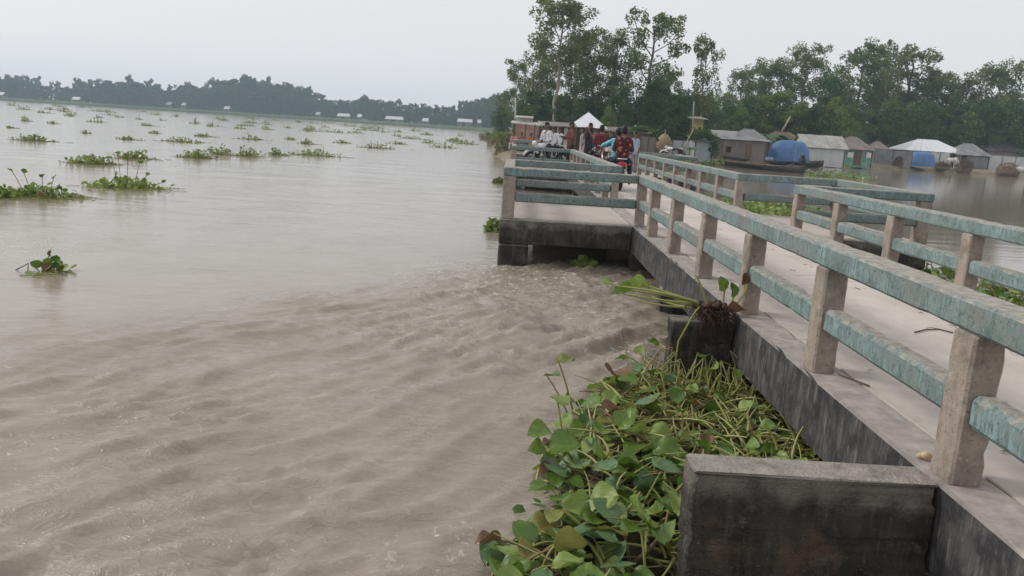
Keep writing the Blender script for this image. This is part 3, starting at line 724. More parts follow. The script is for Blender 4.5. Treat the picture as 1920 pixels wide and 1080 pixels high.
for k in range(520):
    x, yv = rnd_raft(lambda x, y: x < 1.15 or y < 3.2 or r.random() < .6)
    if .78 < x and 3.0 < yv < 3.46: continue
    if x > 1.25 and yv > 6.2: continue
    z = raft_h(x, yv)+r.uniform(-.01, .06); a = r.uniform(0, 6.28); d = Vector((math.cos(a), math.sin(a), r.uniform(-.25, .35))).normalized(); s = r.uniform(.06, .13)
    sd = d.cross(Vector((0, 0, 1))).normalized(); nn = sd.cross(d); rl = r.gauss(0, .5); sd = sd*math.cos(rl)+nn*math.sin(rl); p = Vector((x, yv, z)); e = p+d*s
    if e.x > 2.0 or (e.x > .78 and 3.05 < e.y < 3.42): continue
    under.mat(r.choices((0, 1, 2, 3), (5, 2, 1, .5))[0]); m1, m2 = p+d*s*.32-nn*s*.05, p+d*s*.72-nn*s*.05
    under.add([p, m1+sd*s*.42+nn*s*.1, m2+sd*s*.36+nn*s*.1, e, m2-sd*s*.36+nn*s*.1, m1-sd*s*.42+nn*s*.1], [(0, 1, 2, 3), (0, 3, 4, 5)])
tag(under.build('under_leaves', [HY_G, HY_L, HY_Y, HY_R], raft, (-ro.x, -ro.y, 0)), kind='stuff')
tag(stem_mb.build('leaf_stems', [ST_G], raft, (-ro.x, -ro.y, 0), smooth=True), kind='stuff')
for (p, q, t) in (((1085, 995), (1205, 925), .016), ((1130, 930), (1200, 945), .009), ((1160, 650), (1255, 690), .006)):
    a, b = at_z(*p, .20), at_z(*q, .22)
    mb = MB(); mb.tube([v-ro for v in curve_pts(a, b, .012, 7, Vector((0, .012, 0)))], [t*(1.15-.4*i/7+.1*math.sin(i*3)) for i in range(8)], 8); mb.build('stick', [STICK], raft, smooth=True)

# --- uprooted plant hanging over the second pier nose
po = at(1335, 585, 6.36)
up_plant = empty('uprooted_hyacinth', po, 0, 'uprooted water hyacinth with dark hanging roots draped over the far pier nose', 'plant')
mb = MB()
for k in range(150):
    a = Vector((po.x+r.uniform(-.11, .14), r.uniform(6.26, 6.50), po.z+r.uniform(-.03, .06)))
    b = a+Vector((r.gauss(0, .07), -abs(r.gauss(.03, .04)), -abs(r.gauss(.08, .10))))
    if b.y > 6.29 and b.z < .66: b.y = r.uniform(6.24, 6.30)
    mb.tube([v-po for v in curve_pts(a, b, r.uniform(-.02, .06), 5, Vector((r.gauss(0, .03), 0, 0)))], [.006, .0055, .0045, .004, .003, .002], 4, False)
for k in range(26):
    c = Vector((r.uniform(-.07, .10), r.uniform(-.08, .06), r.uniform(-.02, .07))); mb.ball(c, (r.uniform(.02, .045), .03, r.uniform(.015, .03)), 6, 5)
tag(mb.build('root_mass', [ROOT], up_plant, smooth=True), kind='stuff')
tips = [(1128, 532), (1160, 540), (1186, 530), (1150, 548), (1195, 536), (1175, 560), (1200, 552)]
for k, (px, py) in enumerate(tips):
    a = at(1305+3*k, 566+2*k, 6.36+.015*k); b = at(px+22, py+4, 6.45+.05*k)
    mb = MB(); mb.tube([v-po for v in curve_pts(a, b, .02-.008*k, 7)], [.013, .0125, .012, .010, .009, .0085, .008, .006], 7, False)
    mb.build('stalk', [ST_G], up_plant, smooth=True)
    if k < 5: put_leaf(up_plant, po, b, (at(px-12, py-6+4*(k % 2), 6.4+.05*k)-b), .13+.012*(k % 3), 'lglgl'[k], r, (.3, -.9, -1.2, .2, -.3)[k])
for (pl, kd) in (([(1372, 580), (1395, 552), (1401, 536), (1400, 503)], None), ([(1262, 716), (1272, 640), (1300, 590), (1312, 575)], None), ([(1326, 570), (1316, 540), (1305, 516)], None), ([(1356, 566), (1358, 545), (1355, 528)], 'g'), ([(1370, 572), (1376, 556), (1374, 540)], 'g')):
    P = [at(px, py, 6.28) for px, py in pl]
    mb = MB(); mb.tube([v-po for v in P], [.009, .008, .007, .006][:len(P)], 6, False); mb.build('stalk', [ST_G], up_plant, smooth=True)
    if kd: put_leaf(up_plant, po, P[-2], P[-1]-P[-2], .12, kd, r, .9)
put_leaf(up_plant, po, at(1398, 512, 6.27), Vector((-.1, -.1, -1)), .10, 'r', r, 1.0)
put_leaf(up_plant, po, at(1366, 585, 6.26), Vector((.7, -.3, .2)), .14, 'r', r, .4)

# --- floating clumps
def clump(label, px, py, wpx, hpx, cat='plants', group='hyacinth clumps drifting on the open river', detail=True, side_leaf=0, dens=1.0, brown=.25):
    c = at_z(px, py, 0.0); sc = c.y/F_PX; W = wpx*sc*1.15; Hh = hpx*sc*.82
    o = empty('hyacinth_clump', c, 0, label, cat, group)
    n = int(max(5, min(260, dens*3.0*wpx*max(.35, min(1, 30/c.y)))))
    ls = max(.10, min(.15, .13)) if c.y < 45 else .13*(c.y/45)**.55
    lv, st = MB(), MB(); D = min(max(W*.5, .4), 2.2)
    for k in range(n):
        t = r.gauss(0, .42); t = max(-1, min(1, t)); x = t*W*.5; yv = r.gauss(0, .3)*D
        hh = Hh*(1-abs(t)**1.6*.75)*(r.random()**1.9)*(.45+.75*abs(mnoise.noise(Vector((x*1.7/max(W, .1)*3, px*.1, 0))))*1.6) + .01
        b = Vector((x, yv, hh)); a = r.uniform(0, 6.28); d = Vector((math.cos(a), math.sin(a)*.6-.2, r.uniform(-.1, .9))).normalized(); s = ls*r.uniform(.6, 1.1)
        sd = d.cross(Vector((0, 0, 1))); sd = sd.normalized() if sd.length > .1 else Vector((1, 0, 0)); nn = sd.cross(d); rl = r.gauss(0, .7); sd = sd*math.cos(rl)+nn*math.sin(rl)
        lv.mat(r.choices((0, 1, 2), (.6, 1.4, brown*.8))[0])
        m1, m2 = b+d*s*.35, b+d*s*.75
        lv.add([b, m1+sd*s*.42, m2+sd*s*.40, b+d*s, m2-sd*s*.40, m1-sd*s*.42], [(0, 1, 2, 3), (0, 3, 4, 5)])
        st.tube([(x*r.uniform(.8, 1), yv, -.02), (x, yv, hh*.5), b], max(.006, .0055*c.y/22), 4, False)
    for k in range(int(n*.4)):
        x = r.gauss(0, .26)*W; yv = r.gauss(0, .35)*D; a = r.uniform(-.5, .5)
        st.tube([(x, yv, .005), (x+math.cos(a)*.15, yv+math.sin(a)*.15, .02), (x+math.cos(a)*.3, yv+math.sin(a)*.3, .004)], max(.007, .006*c.y/22), 4, False)
    tag(lv.build('leaves', [HY_G, HY_L, HY_R], o), kind='stuff'); tag(st.build('stalks', [ST_G], o), kind='stuff')
    return o
def tall_stems(o, tops):
    """single stems standing out of a clump, in metres from its middle"""
    for (x, z, k) in tops:
        mb = MB(); mb.tube(curve_pts((x*.6, 0, 0), (x, -.05, z), .03, 4), .007, 5, False); mb.build('stalk', [ST_D], o)
        put_leaf(o, Vector(o.location), Vector(o.location)+Vector((x, -.05, z)), (k, -.2, .35), .13, 'g', r)
c1 = clump('leafy hyacinth clump with an upright right end, its reflection below, nearest big clump', 232, 352, 128, 30, dens=1.25, brown=.12)
tall_stems(c1, [(-.1, .85, .3), (-.25, .72, -.4), (.15, .72, .5), (.62, .35, .6), (1.05, .2, .2), (.45, .66, .4)])
c2 = clump('low hyacinth clump trailing stalks at the left picture edge, below the bigger one', 75, 368, 130, 24, dens=1.1)
tall_stems(c2, [(-.55, .5, -.3), (.1, .42, .3), (.35, .42, .3), (-.3, .5, .2)])
clump('dark scrap of hyacinth cut off by the left picture edge', 0, 372, 34, 26)
c3 = clump('sparse round-leaved hyacinth with one long bent stalk, closest drifting plant on the left', 88, 510, 62, 8, dens=.12)
for (px, py, kd, s) in ((68, 498, 'g', .14), (89, 492, 'g', .13), (103, 485, 'g', .11), (103, 497, 'b', .1), (120, 495, 'g', .12), (112, 503, 'g', .1)):
    b = at(px, py+5, c3.location.y); put_leaf(c3, Vector(c3.location), b, (r.uniform(-.5, .5), -.3, .8), s, kd, r, .2)
    mb = MB(); mb.tube([b-Vector(c3.location), Vector((b.x-c3.location.x)*.7 and (((b.x-c3.location.x)*.7), 0, 0))], .006, 5, False); mb.build('stalk', [ST_G], c3)
P = [at(px, py, c3.location.y)-Vector(c3.location) for px, py in ((4, 520), (30, 506), (53, 494), (52, 513))]
mb = MB(); mb.tube(P, .008, 5, False); mb.build('stalk', [ST_D], c3)
P = [at(px, py, c3.location.y)-Vector(c3.location) for px, py in ((72, 500), (95, 478))]
mb = MB(); mb.tube(P, .006, 5, False); mb.build('stalk', [ST_D], c3)
put_leaf(c3, Vector(c3.location), at(95, 480, c3.location.y), (.05, 0, 1), .09, 'r', r, 1.2)
specs = [('flat hyacinth clump with thin upright stems near the left edge', 62, 264, 62, 17), ('brownish straggly hyacinth clump left of the line of four', 172, 307, 80, 22), ('hyacinth clump with two tall stems, leftmost of the row', 250, 297, 68, 24),
         ('loose low hyacinth clump, second in the row', 368, 296, 60, 18), ('bushy hyacinth clump with a flat left side, third in the row', 412, 290, 50, 24), ('upright leafy hyacinth clump, fourth in the row', 464, 293, 46, 24),
         ('small dark hyacinth tuft with a single spike, fifth in the row', 520, 291, 34, 26), ('wide leafy hyacinth clump at the right end of the row', 592, 292, 80, 22), ('compact leafy hyacinth clump alone right of the row', 707, 278, 58, 16),
         ('ragged hyacinth clump with a rounded top, in the group nearest the bridge', 806, 268, 36, 16), ('hyacinth clump pointing right, closest of the group toward the bridge', 833, 277, 50, 14), ('low green hyacinth strip behind the group near the bridge', 770, 260, 52, 9),
         ('long flat hyacinth strip in mid river', 625, 248, 60, 12), ('pale green hyacinth tuft beside the long strip', 666, 249, 26, 12), ('thin stringy hyacinth patch in mid river', 340, 266, 60, 14), ('low dark hyacinth streak behind the bushy row', 474, 262, 48, 12),
         ('tiny forked hyacinth tuft behind the spiked one', 545, 262, 24, 12)]
for (lb, px, py, wp, hp) in specs: clump(lb, px, py, wp, hp)
small = [(48, 227), (130, 218), (178, 229), (160, 250), (222, 220), (278, 236), (290, 250), (305, 226), (395, 237), (420, 227), (470, 231), (500, 243), (540, 240), (575, 246), (610, 239), (700, 245), (722, 248),
         (745, 238), (205, 216), (260, 224), (330, 219), (365, 232), (445, 241), (100, 232), (20, 240), (515, 222), (560, 230), (640, 234), (680, 240), (715, 236), (780, 246), (800, 252), (655, 228), (590, 226), (495, 229), (380, 256), (240, 262), (575, 270), (640, 268), (745, 270)]
for _k in range(34):
    _x = rng.uniform(20, 880); small.append((_x, 242.5+(_x-970)*.0628+rng.uniform(10, 34)))
for (px, py) in small:
    hz = 242.5+(px-970)*.0628
    if py < hz+9: py = hz+9+rng.random()*6
    clump('tiny dark hyacinth tuft drifting far out on the bright river', px, py, rng.uniform(12, 34), rng.uniform(6, 14), group='tiny far hyacinth tufts', dens=1.2, brown=.5)
# clumps touching the bridge
clump('hyacinth sprig washed against the outer corner of the nearest platform', 926, 432, 26, 30, group='hyacinth caught on the bridge', dens=2.2, brown=.05)
for (px, py, s) in ((922, 402, .13), (934, 400, .14), (925, 424, .12), (918, 440, .15), (932, 436, .14), (926, 414, .11)):
    pass
clump('small hyacinth clump beside the far end of the nearest platform', 936, 343, 20, 14, group='hyacinth caught on the bridge', dens=2, brown=.1)
clump('bent hyacinth sprig in the dark opening under the nearest platform', 1093, 503, 34, 18, group='hyacinth caught on the bridge', dens=.8, brown=.2)
# green mat along the village side of the bridge
def side_mat(label, poly, n, hmax, ls):
    cx = sum(p[0] for p in poly)/len(poly); cy_ = sum(p[1] for p in poly)/len(poly)
    o = empty('hyacinth_mat', (cx, cy_, 0), 0, label, 'plants', 'hyacinth mats beside the bridge'); lv, st = MB(), MB()
    x0, x1 = min(p[0] for p in poly), max(p[0] for p in poly); y0, y1 = min(p[1] for p in poly), max(p[1] for p in poly); k = 0
    while k < n:
        x, yv = r.uniform(x0, x1), r.uniform(y0, y1)
        if not inside((x, yv), poly): continue
        k += 1; b = Vector((x-cx, yv-cy_, r.random()**1.5*hmax+.02)); a = r.uniform(0, 6.28)
        d = Vector((math.cos(a), math.sin(a), r.uniform(-.2, .8))).normalized(); s = ls*r.uniform(.6, 1.15)
        sd = d.cross(Vector((0, 0, 1))).normalized(); nn = sd.cross(d); rl = r.gauss(0, .6); sd = sd*math.cos(rl)+nn*math.sin(rl)
        lv.mat(r.choices((0, 1, 2), (1, 1, .12))[0]); m1, m2 = b+d*s*.35, b+d*s*.75
        lv.add([b, m1+sd*s*.42, m2+sd*s*.38, b+d*s, m2-sd*s*.38, m1-sd*s*.42], [(0, 1, 2, 3), (0, 3, 4, 5)])
        if r.random() < .8: st.tube([(b.x+r.uniform(-.2, .2), b.y+r.uniform(-.2, .2), -.01), b*1.0+Vector((0, 0, -.01))], .007, 4, False)
    tag(lv.build('leaves', [HY_G, HY_L, HY_Y], o), kind='stuff'); tag(st.build('stalks', [ST_G], o), kind='stuff')
side_mat('green hyacinth mat floating below the near right railing', [(4.62, 4.0), (7.6, 6.0), (8.3, 9.5), (8.2, 12.2), (7.3, 14.5), (4.7, 12.4)], 2800, .34, .14)
side_mat('hyacinth mat seen inside the nearest village-side platform opening', [(4.7, 16.4), (8.0, 17.6), (9.2, 23.5), (9.0, 27), (7.4, 27.5), (4.8, 26.5)], 2600, .36, .16)
side_mat('green hyacinth patch floating off the bow of the long boat', [(21.5, 58), (27, 60), (27, 66), (22.5, 64)], 420, .35, .22)
side_mat('hyacinth patch floating between the long boat and the bridge', [(11.5, 60), (19.5, 75), (20.5, 83), (14, 74)], 900, .5, .24)
lp = empty('floating_leaf_pair', at_z(1838, 486, 0), 0, 'two round hyacinth leaves alone on the water behind the near right railing', 'plant')
for (px, s, rl) in ((1828, .12, .4), (1848, .13, -.3)):
    b = at(px, 492, lp.location.y); put_leaf(lp, Vector(lp.location), b, (.02*(px-1838), -.2, 1), s, 'g', r, rl)
    mb = MB(); mb.tube([b-Vector(lp.location), (0, 0, -.02)], .006, 5, False); mb.build('stalk', [ST_G], lp)

# --- twigs and dry leaves lying on the deck
TWIG = simple('dry_twig', (.11, .08, .055), .9, .4, 20); DRYLEAF = simple('dry_leaf', (.20, .14, .085), .85, .5, 15)
mb = MB()
for k in range(70):
    x, yv = r.uniform(2.0, 4.3), r.uniform(2.5, 14); a = r.uniform(0, 6.28); L = r.uniform(.03, .12)
    if r.random() < .6: mb.mat(0); mb.tube([(x, yv, ZD+.008), (x+math.cos(a)*L*.5, yv+math.sin(a)*L*.5, ZD+.012), (x+math.cos(a+.5)*L, yv+math.sin(a+.5)*L, ZD+.007)], .0028, 4)
    else:
        mb.mat(1); s = r.uniform(.012, .03); d = Vector((math.cos(a), math.sin(a), 0)); e = Vector((-d.y, d.x, 0)); p = Vector((x, yv, ZD+.008))
        mb.add([p-d*s, p+e*s*.4+Vector((0, 0, .006)), p+d*s, p-e*s*.4+Vector((0, 0, .004))], [(0, 1, 2, 3)])
tag(mb.build('deck_litter', [TWIG, DRYLEAF]), 'scattered dry twigs and leaves lying on the deck', 'litter', kind='stuff')
for (lb, pl) in (('curved dry twig lying on the deck right of the second post', [(1715, 623), (1735, 618), (1760, 617), (1787, 624)]), ('dark straight stick lying by the foot of the second post', [(1572, 702), (1600, 712), (1630, 724)])):
    P = [at_z(px, py, ZD+.010) for px, py in pl]; mb = MB(); mb.tube([p-P[0] for p in P], .006, 5); o = mb.build('twig', [TWIG], None, P[0]); tag(o, lb, 'twig')
SHELL = simple('snail_shell', (.55, .42, .24), .5, .3, 30)
so = at_z(1736, 863, ZD); mb = MB(); mb.ball((0, 0, .022), (.026, .020, .020), 10, 8); mb.ball((-.016, .012, .018), (.016, .014, .016), 8, 6); mb.ball((-.026, .018, .012), (.009, .009, .01), 8, 6)
tag(mb.build('snail_shell', [SHELL], None, so, smooth=True), 'pale snail shell at the foot of the nearest post', 'shell')

# ------------------------------------------------------------------ trees
LF_A = m_leaf('gum_leaves', (.078, .130, .034), (.195, .260, .080), (.175, .190, .070), .5, .42, .3, .25)
LF_B = m_leaf('dense_leaves', (.038, .098, .026), (.110, .195, .052), (.070, .120, .050), .5, .36, .3, .25)
LF_C = m_leaf('bamboo_leaves', (.080, .155, .030), (.185, .285, .062), (.150, .190, .045), .5, .38, .3, .25)
LF_F = m_leaf('far_leaves', (.034, .066, .026), (.060, .100, .038), (.046, .076, .036), .6, .2, .2, .12)
BARK = simple('pale_bark', (.30, .26, .21), .9, .4, 3, bump=.4)
BARKD = simple('dark_bark', (.12, .095, .07), .9, .4, 3, bump=.4)

def leaf_cloud(name, cent, rad, n_each, size, mat, g, squash=.75, droop=0.0):
    cent = np.asarray(cent); rad = np.asarray(rad)
    N = len(cent)*n_each; C = np.repeat(cent, n_each, 0); Rr = np.repeat(rad, n_each)
    d = g.normal(size=(N, 3)); d /= np.linalg.norm(d, axis=1)[:, None]
    rr = g.uniform(.15, 1, N)**.45
    P = C + d*(rr*Rr)[:, None]*np.array([1, 1, squash])
    if droop: P[:, 2] -= droop*Rr*np.abs(g.normal(size=N))
    a = g.normal(size=(N, 3)) + d*.5; a[:, 2] -= .3+droop
    a /= np.linalg.norm(a, axis=1)[:, None]
    b = np.cross(a, g.normal(size=(N, 3))); b /= np.linalg.norm(b, axis=1)[:, None]+1e-9
    s = size*g.uniform(.6, 1.3, N)[:, None]
    w = .32
    V = np.stack([P-a*s*.5, P+b*s*w-a*s*.05, P+a*s*.5, P-b*s*w+a*s*.05], 1).reshape(-1, 3)
    return np_mesh(name, V, np.arange(N*4).reshape(N, 4), [mat])
def tree_meshes(kind, seed):
    """unit-height tree (height 1): returns trunk mesh and crown mesh"""
    q = random.Random(seed); g = np.random.RandomState(seed); mb = MB(); C = []; Rd = []
    P = {  # crown base, limb count, limb length low/high, cluster radius, clusters per limb, leaves each, leaf size, wood
        'gum':   (.26, 20, .10, .18, .070, 3, 100, .0185, LF_A, BARK, .9, .25),
        'tall':  (.52, 20, .11, .21, .062, 3, 110, .0165, LF_A, BARK, .9, .2),
        'droop': (.28, 14, .07, .16, .054, 3, 80, .019, LF_A, BARK, 1.2, .7),
        'dense': (.06, 32, .20, .34, .11, 3, 100, .030, LF_B, BARKD, .8, .1),
        'bush':  (.02, 28, .28, .46, .15, 2, 120, .040, LF_C, BARKD, .75, .1),
        'fork':  (.40, 16, .12, .26, .068, 3, 95, .0195, LF_A, BARKD, .9, .3),
        'far':   (.0, 15, .13, .24, .12, 2, 80, .055, LF_F, BARKD, 1.0, .1)}[kind]
    cb, nl, l0, l1, rc, npc, nle, ls, lm, bm, sq, drp = P
    bend = Vector((q.uniform(-.05, .05), q.uniform(-.05, .05), 0)); n = 9
    tp = [Vector((bend.x*math.sin(2.2*i/n)+.012*q.uniform(-1, 1), bend.y*math.sin(1.7*i/n)+.012*q.uniform(-1, 1), .93*i/n)) for i in range(n+1)]
    r0 = {'gum': .011, 'tall': .011, 'droop': .010, 'dense': .025, 'bush': .02, 'fork': .014, 'far': .014}[kind]
    mb.tube(tp, [r0*(1.25-1.0*i/n)+.001 for i in range(n+1)], 6)
    def on(t):
        k = min(n-1, int(t/.93*n)); return tp[k].lerp(tp[k+1], t/.93*n-k)
    for k in range(nl):
        t = cb + (.93-cb)*((k+.4)/nl); b = on(min(.92, t)); a = k*2.4+q.uniform(-.5, .5)
        u = (t-cb)/(1-cb)
        shape = {'dense': math.sin(math.pi*min(1, .25+.75*u))**.6, 'bush': math.sin(math.pi*min(1, .3+.7*u))**.6}.get(kind, .55+.45*math.sin(math.pi*min(1, .15+.8*u)))
        L = q.uniform(l0, l1)*shape; rise = q.uniform(.35, 1.1) if kind not in ('dense', 'bush') else q.uniform(.1, .6)
        e = b+Vector((math.cos(a)*L, math.sin(a)*L, L*rise)); m = b.lerp(e, .5)+Vector((0, 0, -.15*L if kind != 'droop' else .2*L))
        rr = r0*.42*(1.1-u*.6); mb.tube([b, m, e], [rr, rr*.7, rr*.25], 5)
        for c in range(npc):
            f = .45+.6*(c+q.random()*.6)/npc; p = b.lerp(e, f)+Vector((q.gauss(0, .35), q.gauss(0, .35), q.gauss(.1, .35)))*rc
            C.append(p); Rd.append(rc*q.uniform(.55, 1.15)*(1.1-.35*u))
    for c in range(3): C.append(on(.92)+Vector((q.gauss(0, .5)*rc, q.gauss(0, .5)*rc, rc*(c*.5)))); Rd.append(rc*q.uniform(.5, .8))
    cr = leaf_cloud('crown', [tuple(c) for c in C], Rd, nle, ls, lm, g, sq, drp)
    return mb.mesh('trunk', [bm], True), cr
TREES = {k: [tree_meshes(k, 100+17*i+len(k)*7) for i in range(m)] for k, m in (('gum', 4), ('tall', 2), ('droop', 2), ('dense', 4), ('bush', 3), ('fork', 3), ('far', 6))}
def tree(name, label, kind, var, px, top, Y, group, wide=1.0, rz=None, ground=LZ, hx=1.0):
    """stands at distance Y under pixel column px; its tip reaches pixel row top"""
    b = at(px, 300, Y); tip = at(px, top, Y); H = tip.z-ground
    # the picture is rolled: put the foot below the tip
    o = empty(name, (tip.x, Y, ground-.1), rng.uniform(0, 6.28) if rz is None else rz, label, 'tree', group)
    t, c = TREES[kind][var % len(TREES[kind])]; s = (H*wide, H*wide, H)
    link('trunk', t, o, scale=s); link('crown', c, o, scale=s)
    return o
G1, G2, G3 = 'tall trees at the bridge end', 'trees behind the village', 'trees on the far bank'
tree('tall_tree', 'tallest tree with long pale bare trunk and airy high crown, left of the white roof', 'tall', 0, 1052, -6, 88, G1, 1.25)
tree('tall_tree', 'tall forked tree with drooping dark crown, right of the tallest one', 'fork', 0, 1222, 30, 92, G1, 1.15)
tree('gum_tree', 'slender half-bare weeping tree standing alone against the sky', 'droop', 0, 1332, 62, 95, G1, .95)
tree('gum_tree', 'small-crowned tree at the left end of the tall stand', 'gum', 0, 968, 114, 110, G1, 1.1)
tree('gum_tree', 'bushy olive tree second from the left of the tall stand', 'gum', 1, 1012, 92, 100, G1, 1.25)
tree('gum_tree', 'thin leaning tree right behind the tallest trunk', 'gum', 2, 1085, 62, 94, G1, 1.1)
tree('gum_tree', 'tree with two pointed tops in the middle of the tall stand', 'gum', 3, 1128, 58, 96, G1, 1.25)
tree('gum_tree', 'rounded middle tree of the tall stand, lower than its neighbours', 'gum', 1, 1165, 68, 98, G1, 1.2)
tree('leafy_tree', 'dark broad tree filling the right foot of the tall stand', 'dense', 0, 1235, 150, 84, G1, .9)
tree('leafy_tree', 'dark leafy tree just right of the white pyramid roof', 'dense', 1, 1160, 165, 84, G1, .9)
tree('leafy_tree', 'dark broad tree above the cone shaped haystack', 'dense', 2, 1275, 172, 88, G1, .95)
tree('leafy_tree', 'leafy tree behind the tea stall roof', 'dense', 3, 1010, 178, 84, G1, .9)
tree('leafy_tree', 'low leafy tree between the stall and the white pyramid roof', 'dense', 0, 1060, 178, 82, G1, .9)
tree('gum_tree', 'faint tree in haze at the far left foot of the tall stand', 'gum', 2, 945, 170, 140, G1, 1.2)
tree('leafy_tree', 'hazy bushy tree at the water edge left of the stall', 'dense', 1, 945, 202, 128, G1, 1.2)
tree('shrub', 'bright green shrub between the white pyramid roof and the mossy shed', 'bush', 0, 1142, 206, 74, G1, .7)
tree('gum_tree', 'olive tree low behind the tea stall, left of the tallest trunk', 'gum', 3, 1035, 120, 104, G1, 1.3)
tree('gum_tree', 'hazy middle-height tree right of the forked one', 'gum', 0, 1262, 135, 120, G1, 1.1)
# right-hand wood behind the houses
for (lb, kd, v, px, top, Y, wd) in (
    ('dark conical tree left in the village wood', 'gum', 0, 1400, 132, 122, 1.4), ('tree with a pointed crown, left of the tall dark one', 'gum', 1, 1425, 118, 126, 1.2), ('open-crowned tree beside the pointed one', 'gum', 2, 1465, 108, 124, 1.3),
    ('tall tree with round high crown standing above the rusty roof', 'tall', 1, 1507, 88, 126, 1.1), ('layered bright tree behind the white tin house', 'dense', 2, 1560, 135, 118, .8), ('flat-topped tree right of the layered one', 'gum', 3, 1590, 138, 122, 1.2),
    ('tall dark tree with a wide open crown, above the green-walled house', 'fork', 1, 1622, 90, 124, 1.25), ('narrow tree top between the two wide open crowns', 'tall', 0, 1662, 83, 128, .8), ('tall tree with umbrella crown reaching right', 'fork', 2, 1702, 88, 126, 1.35),
    ('vine-covered column-like tree below the umbrella crown', 'gum', 1, 1668, 128, 120, .9), ('rounded tree right of the vine-covered one', 'gum', 2, 1745, 132, 124, 1.3), ('feathery tree sloping down to the right', 'gum', 3, 1785, 140, 126, 1.3),
    ('low rounded tree above the white hipped roof', 'gum', 0, 1815, 152, 122, 1.3), ('drooping tree at the right with sky showing through', 'droop', 1, 1850, 122, 122, 1.25), ('drooping tree cut by the right picture edge', 'droop', 0, 1885, 120, 120, 1.2), ('tree top at the very right picture edge', 'droop', 1, 1920, 112, 122, 1.1),
    ('dark dense tree at the right above the white fence', 'dense', 3, 1895, 195, 118, 1.0), ('second dark dense tree further right', 'dense', 1, 1945, 190, 120, 1.0), ('broad dark tree over the grey roofed shed', 'dense', 0, 1835, 205, 119, 1.0)):
    tree('wood_tree', lb, kd, v, px, top, Y+(12 if px > 1560 else 2), G2, wd)
lowr = random.Random(8)
for i, px in enumerate(range(1315, 1960, 27)):
    tree('undergrowth_tree', 'low dense green tree in the undergrowth right behind the village roofs', 'bush' if i % 2 else 'dense', i, px+lowr.uniform(-8, 8), lowr.uniform(176, 208)+(px-1315)*.012, lowr.uniform(124, 131) if px > 1560 else lowr.uniform(104, 112), G2+' undergrowth', lowr.uniform(.85, 1.15))
for i, px in enumerate(range(1330, 1960, 36)):
    tree('wood_tree', 'middle-height tree filling the village wood between its taller neighbours', 'gum', i, px+lowr.uniform(-9, 9), lowr.uniform(168, 196), lowr.uniform(138, 148), G2+' filling', lowr.uniform(1.2, 1.6))
for i, px in enumerate((980, 1000, 1030, 1075, 1100, 1120, 1145, 1180, 1205, 1250, 1290, 1310)):
    tree('undergrowth_tree', 'low dark leafy tree in the undergrowth of the tall stand', 'dense', i, px+lowr.uniform(-6, 6), lowr.uniform(165, 195), lowr.uniform(92, 104), G1+' undergrowth', lowr.uniform(.8, 1.1))
# far bank wood
fr = random.Random(21); k = 0
skyline = [(0, 145), (30, 140), (60, 150), (100, 158), (150, 155), (250, 152), (330, 165), (400, 158), (450, 150), (500, 152), (560, 168), (620, 182), (700, 185), (780, 198), (850, 200), (890, 187), (930, 182)]
def sky_at(px):
    for (a, ya), (b, yb) in zip(skyline[:-1], skyline[1:]):
        if a <= px <= b: return ya+(yb-ya)*(px-a)/(b-a)
    return 150 if px < 0 else 185
for row, (Y0, off) in enumerate(((522, 14), (540, 4), (560, 0))):
    px = -40.0
    while px < 945:
        px += fr.uniform(8, 15); Y = Y0*(1.0 if px < 620 else 1-.18*(px-620)/320)+fr.uniform(-6, 6)
        top = sky_at(px)+off+(fr.uniform(-7, 0) if fr.random() < .30 else fr.uniform(1, 11))
        tree('far_tree', 'hazy blue grey tree in the wood line across the river', 'far', k, px, top, Y, G3, fr.uniform(1.1, 2.3) if top > sky_at(px)+off+1 else fr.uniform(.55, .95), ground=1.9); k += 1

# ------------------------------------------------------------------ houses of the village
def m_tin(name, col, rust=.2, dirt=.35, ax=0, wave=14.0):
    N = Nodes(name); o = N.coord((1, 1, 1), world=False)
    big = N.noise(.8, 5, .65, o); med = N.noise(4, 6, .7, o); st = N.noise(2, 5, .65, N.coord((3, 3, .4), world=False))
    c = N.mix(N.ramp(big, .3, .7), tuple(x*(1-dirt) for x in col), col)
    c = N.mix(N.math('MULTIPLY', N.ramp(st, .5, .72), rust), c, (.16, .085, .05))
    c = N.mix(N.math('MULTIPLY', N.ramp(med, .6, .78), dirt), c, tuple(x*.4 for x in col))
    wv = N.n('ShaderNodeTexWave'); wv.inputs['Scale'].default_value = wave/6.0; wv.bands_direction = 'X'; N.l(o, wv.inputs['Vector'])
    return N.done(c, .5, N.bump(wv.outputs['Fac'], .5, .03), .4, .0)
TIN_W = m_tin('white_tin', (.62, .63, .62), .08, .22); TIN_G = m_tin('grey_tin', (.30, .30, .31), .6, .55); TIN_B = m_tin('bluish_tin', (.42, .46, .50), .15, .3)
TIN_R = m_tin('rusty_tin', (.20, .105, .075), .6, .4); TIN_O = m_tin('old_brown_tin', (.24, .205, .18), .6, .45); TIN_BR = m_tin('bright_tin', (.74, .75, .78), .03, .1)
TIN_C = m_tin('cream_tin', (.50, .49, .44), .45, .5)
GREENW = simple('green_painted_wall', (.16, .33, .26), .7, .3, 3); WOOD = simple('old_wood', (.13, .095, .07), .85, .4, 6); WOODP = simple('pale_bamboo', (.42, .35, .24), .8, .3, 5)
OPENING_SHADE = simple('opening_shade', (.02, .018, .016), .9, .3, 4); YELLOW = simple('yellow_plaster', (.34, .32, .10), .8, .35, 1.5); WHITE = simple('white_paint', (.7, .7, .68), .7, .15, 5)  # door and window openings are solid panels, interior shade put into their near-black colour
MOSS = m_leaf('vine_leaves', (.040, .085, .020), (.085, .150, .035), (.06, .11, .03), .5, .3, .3, .6)
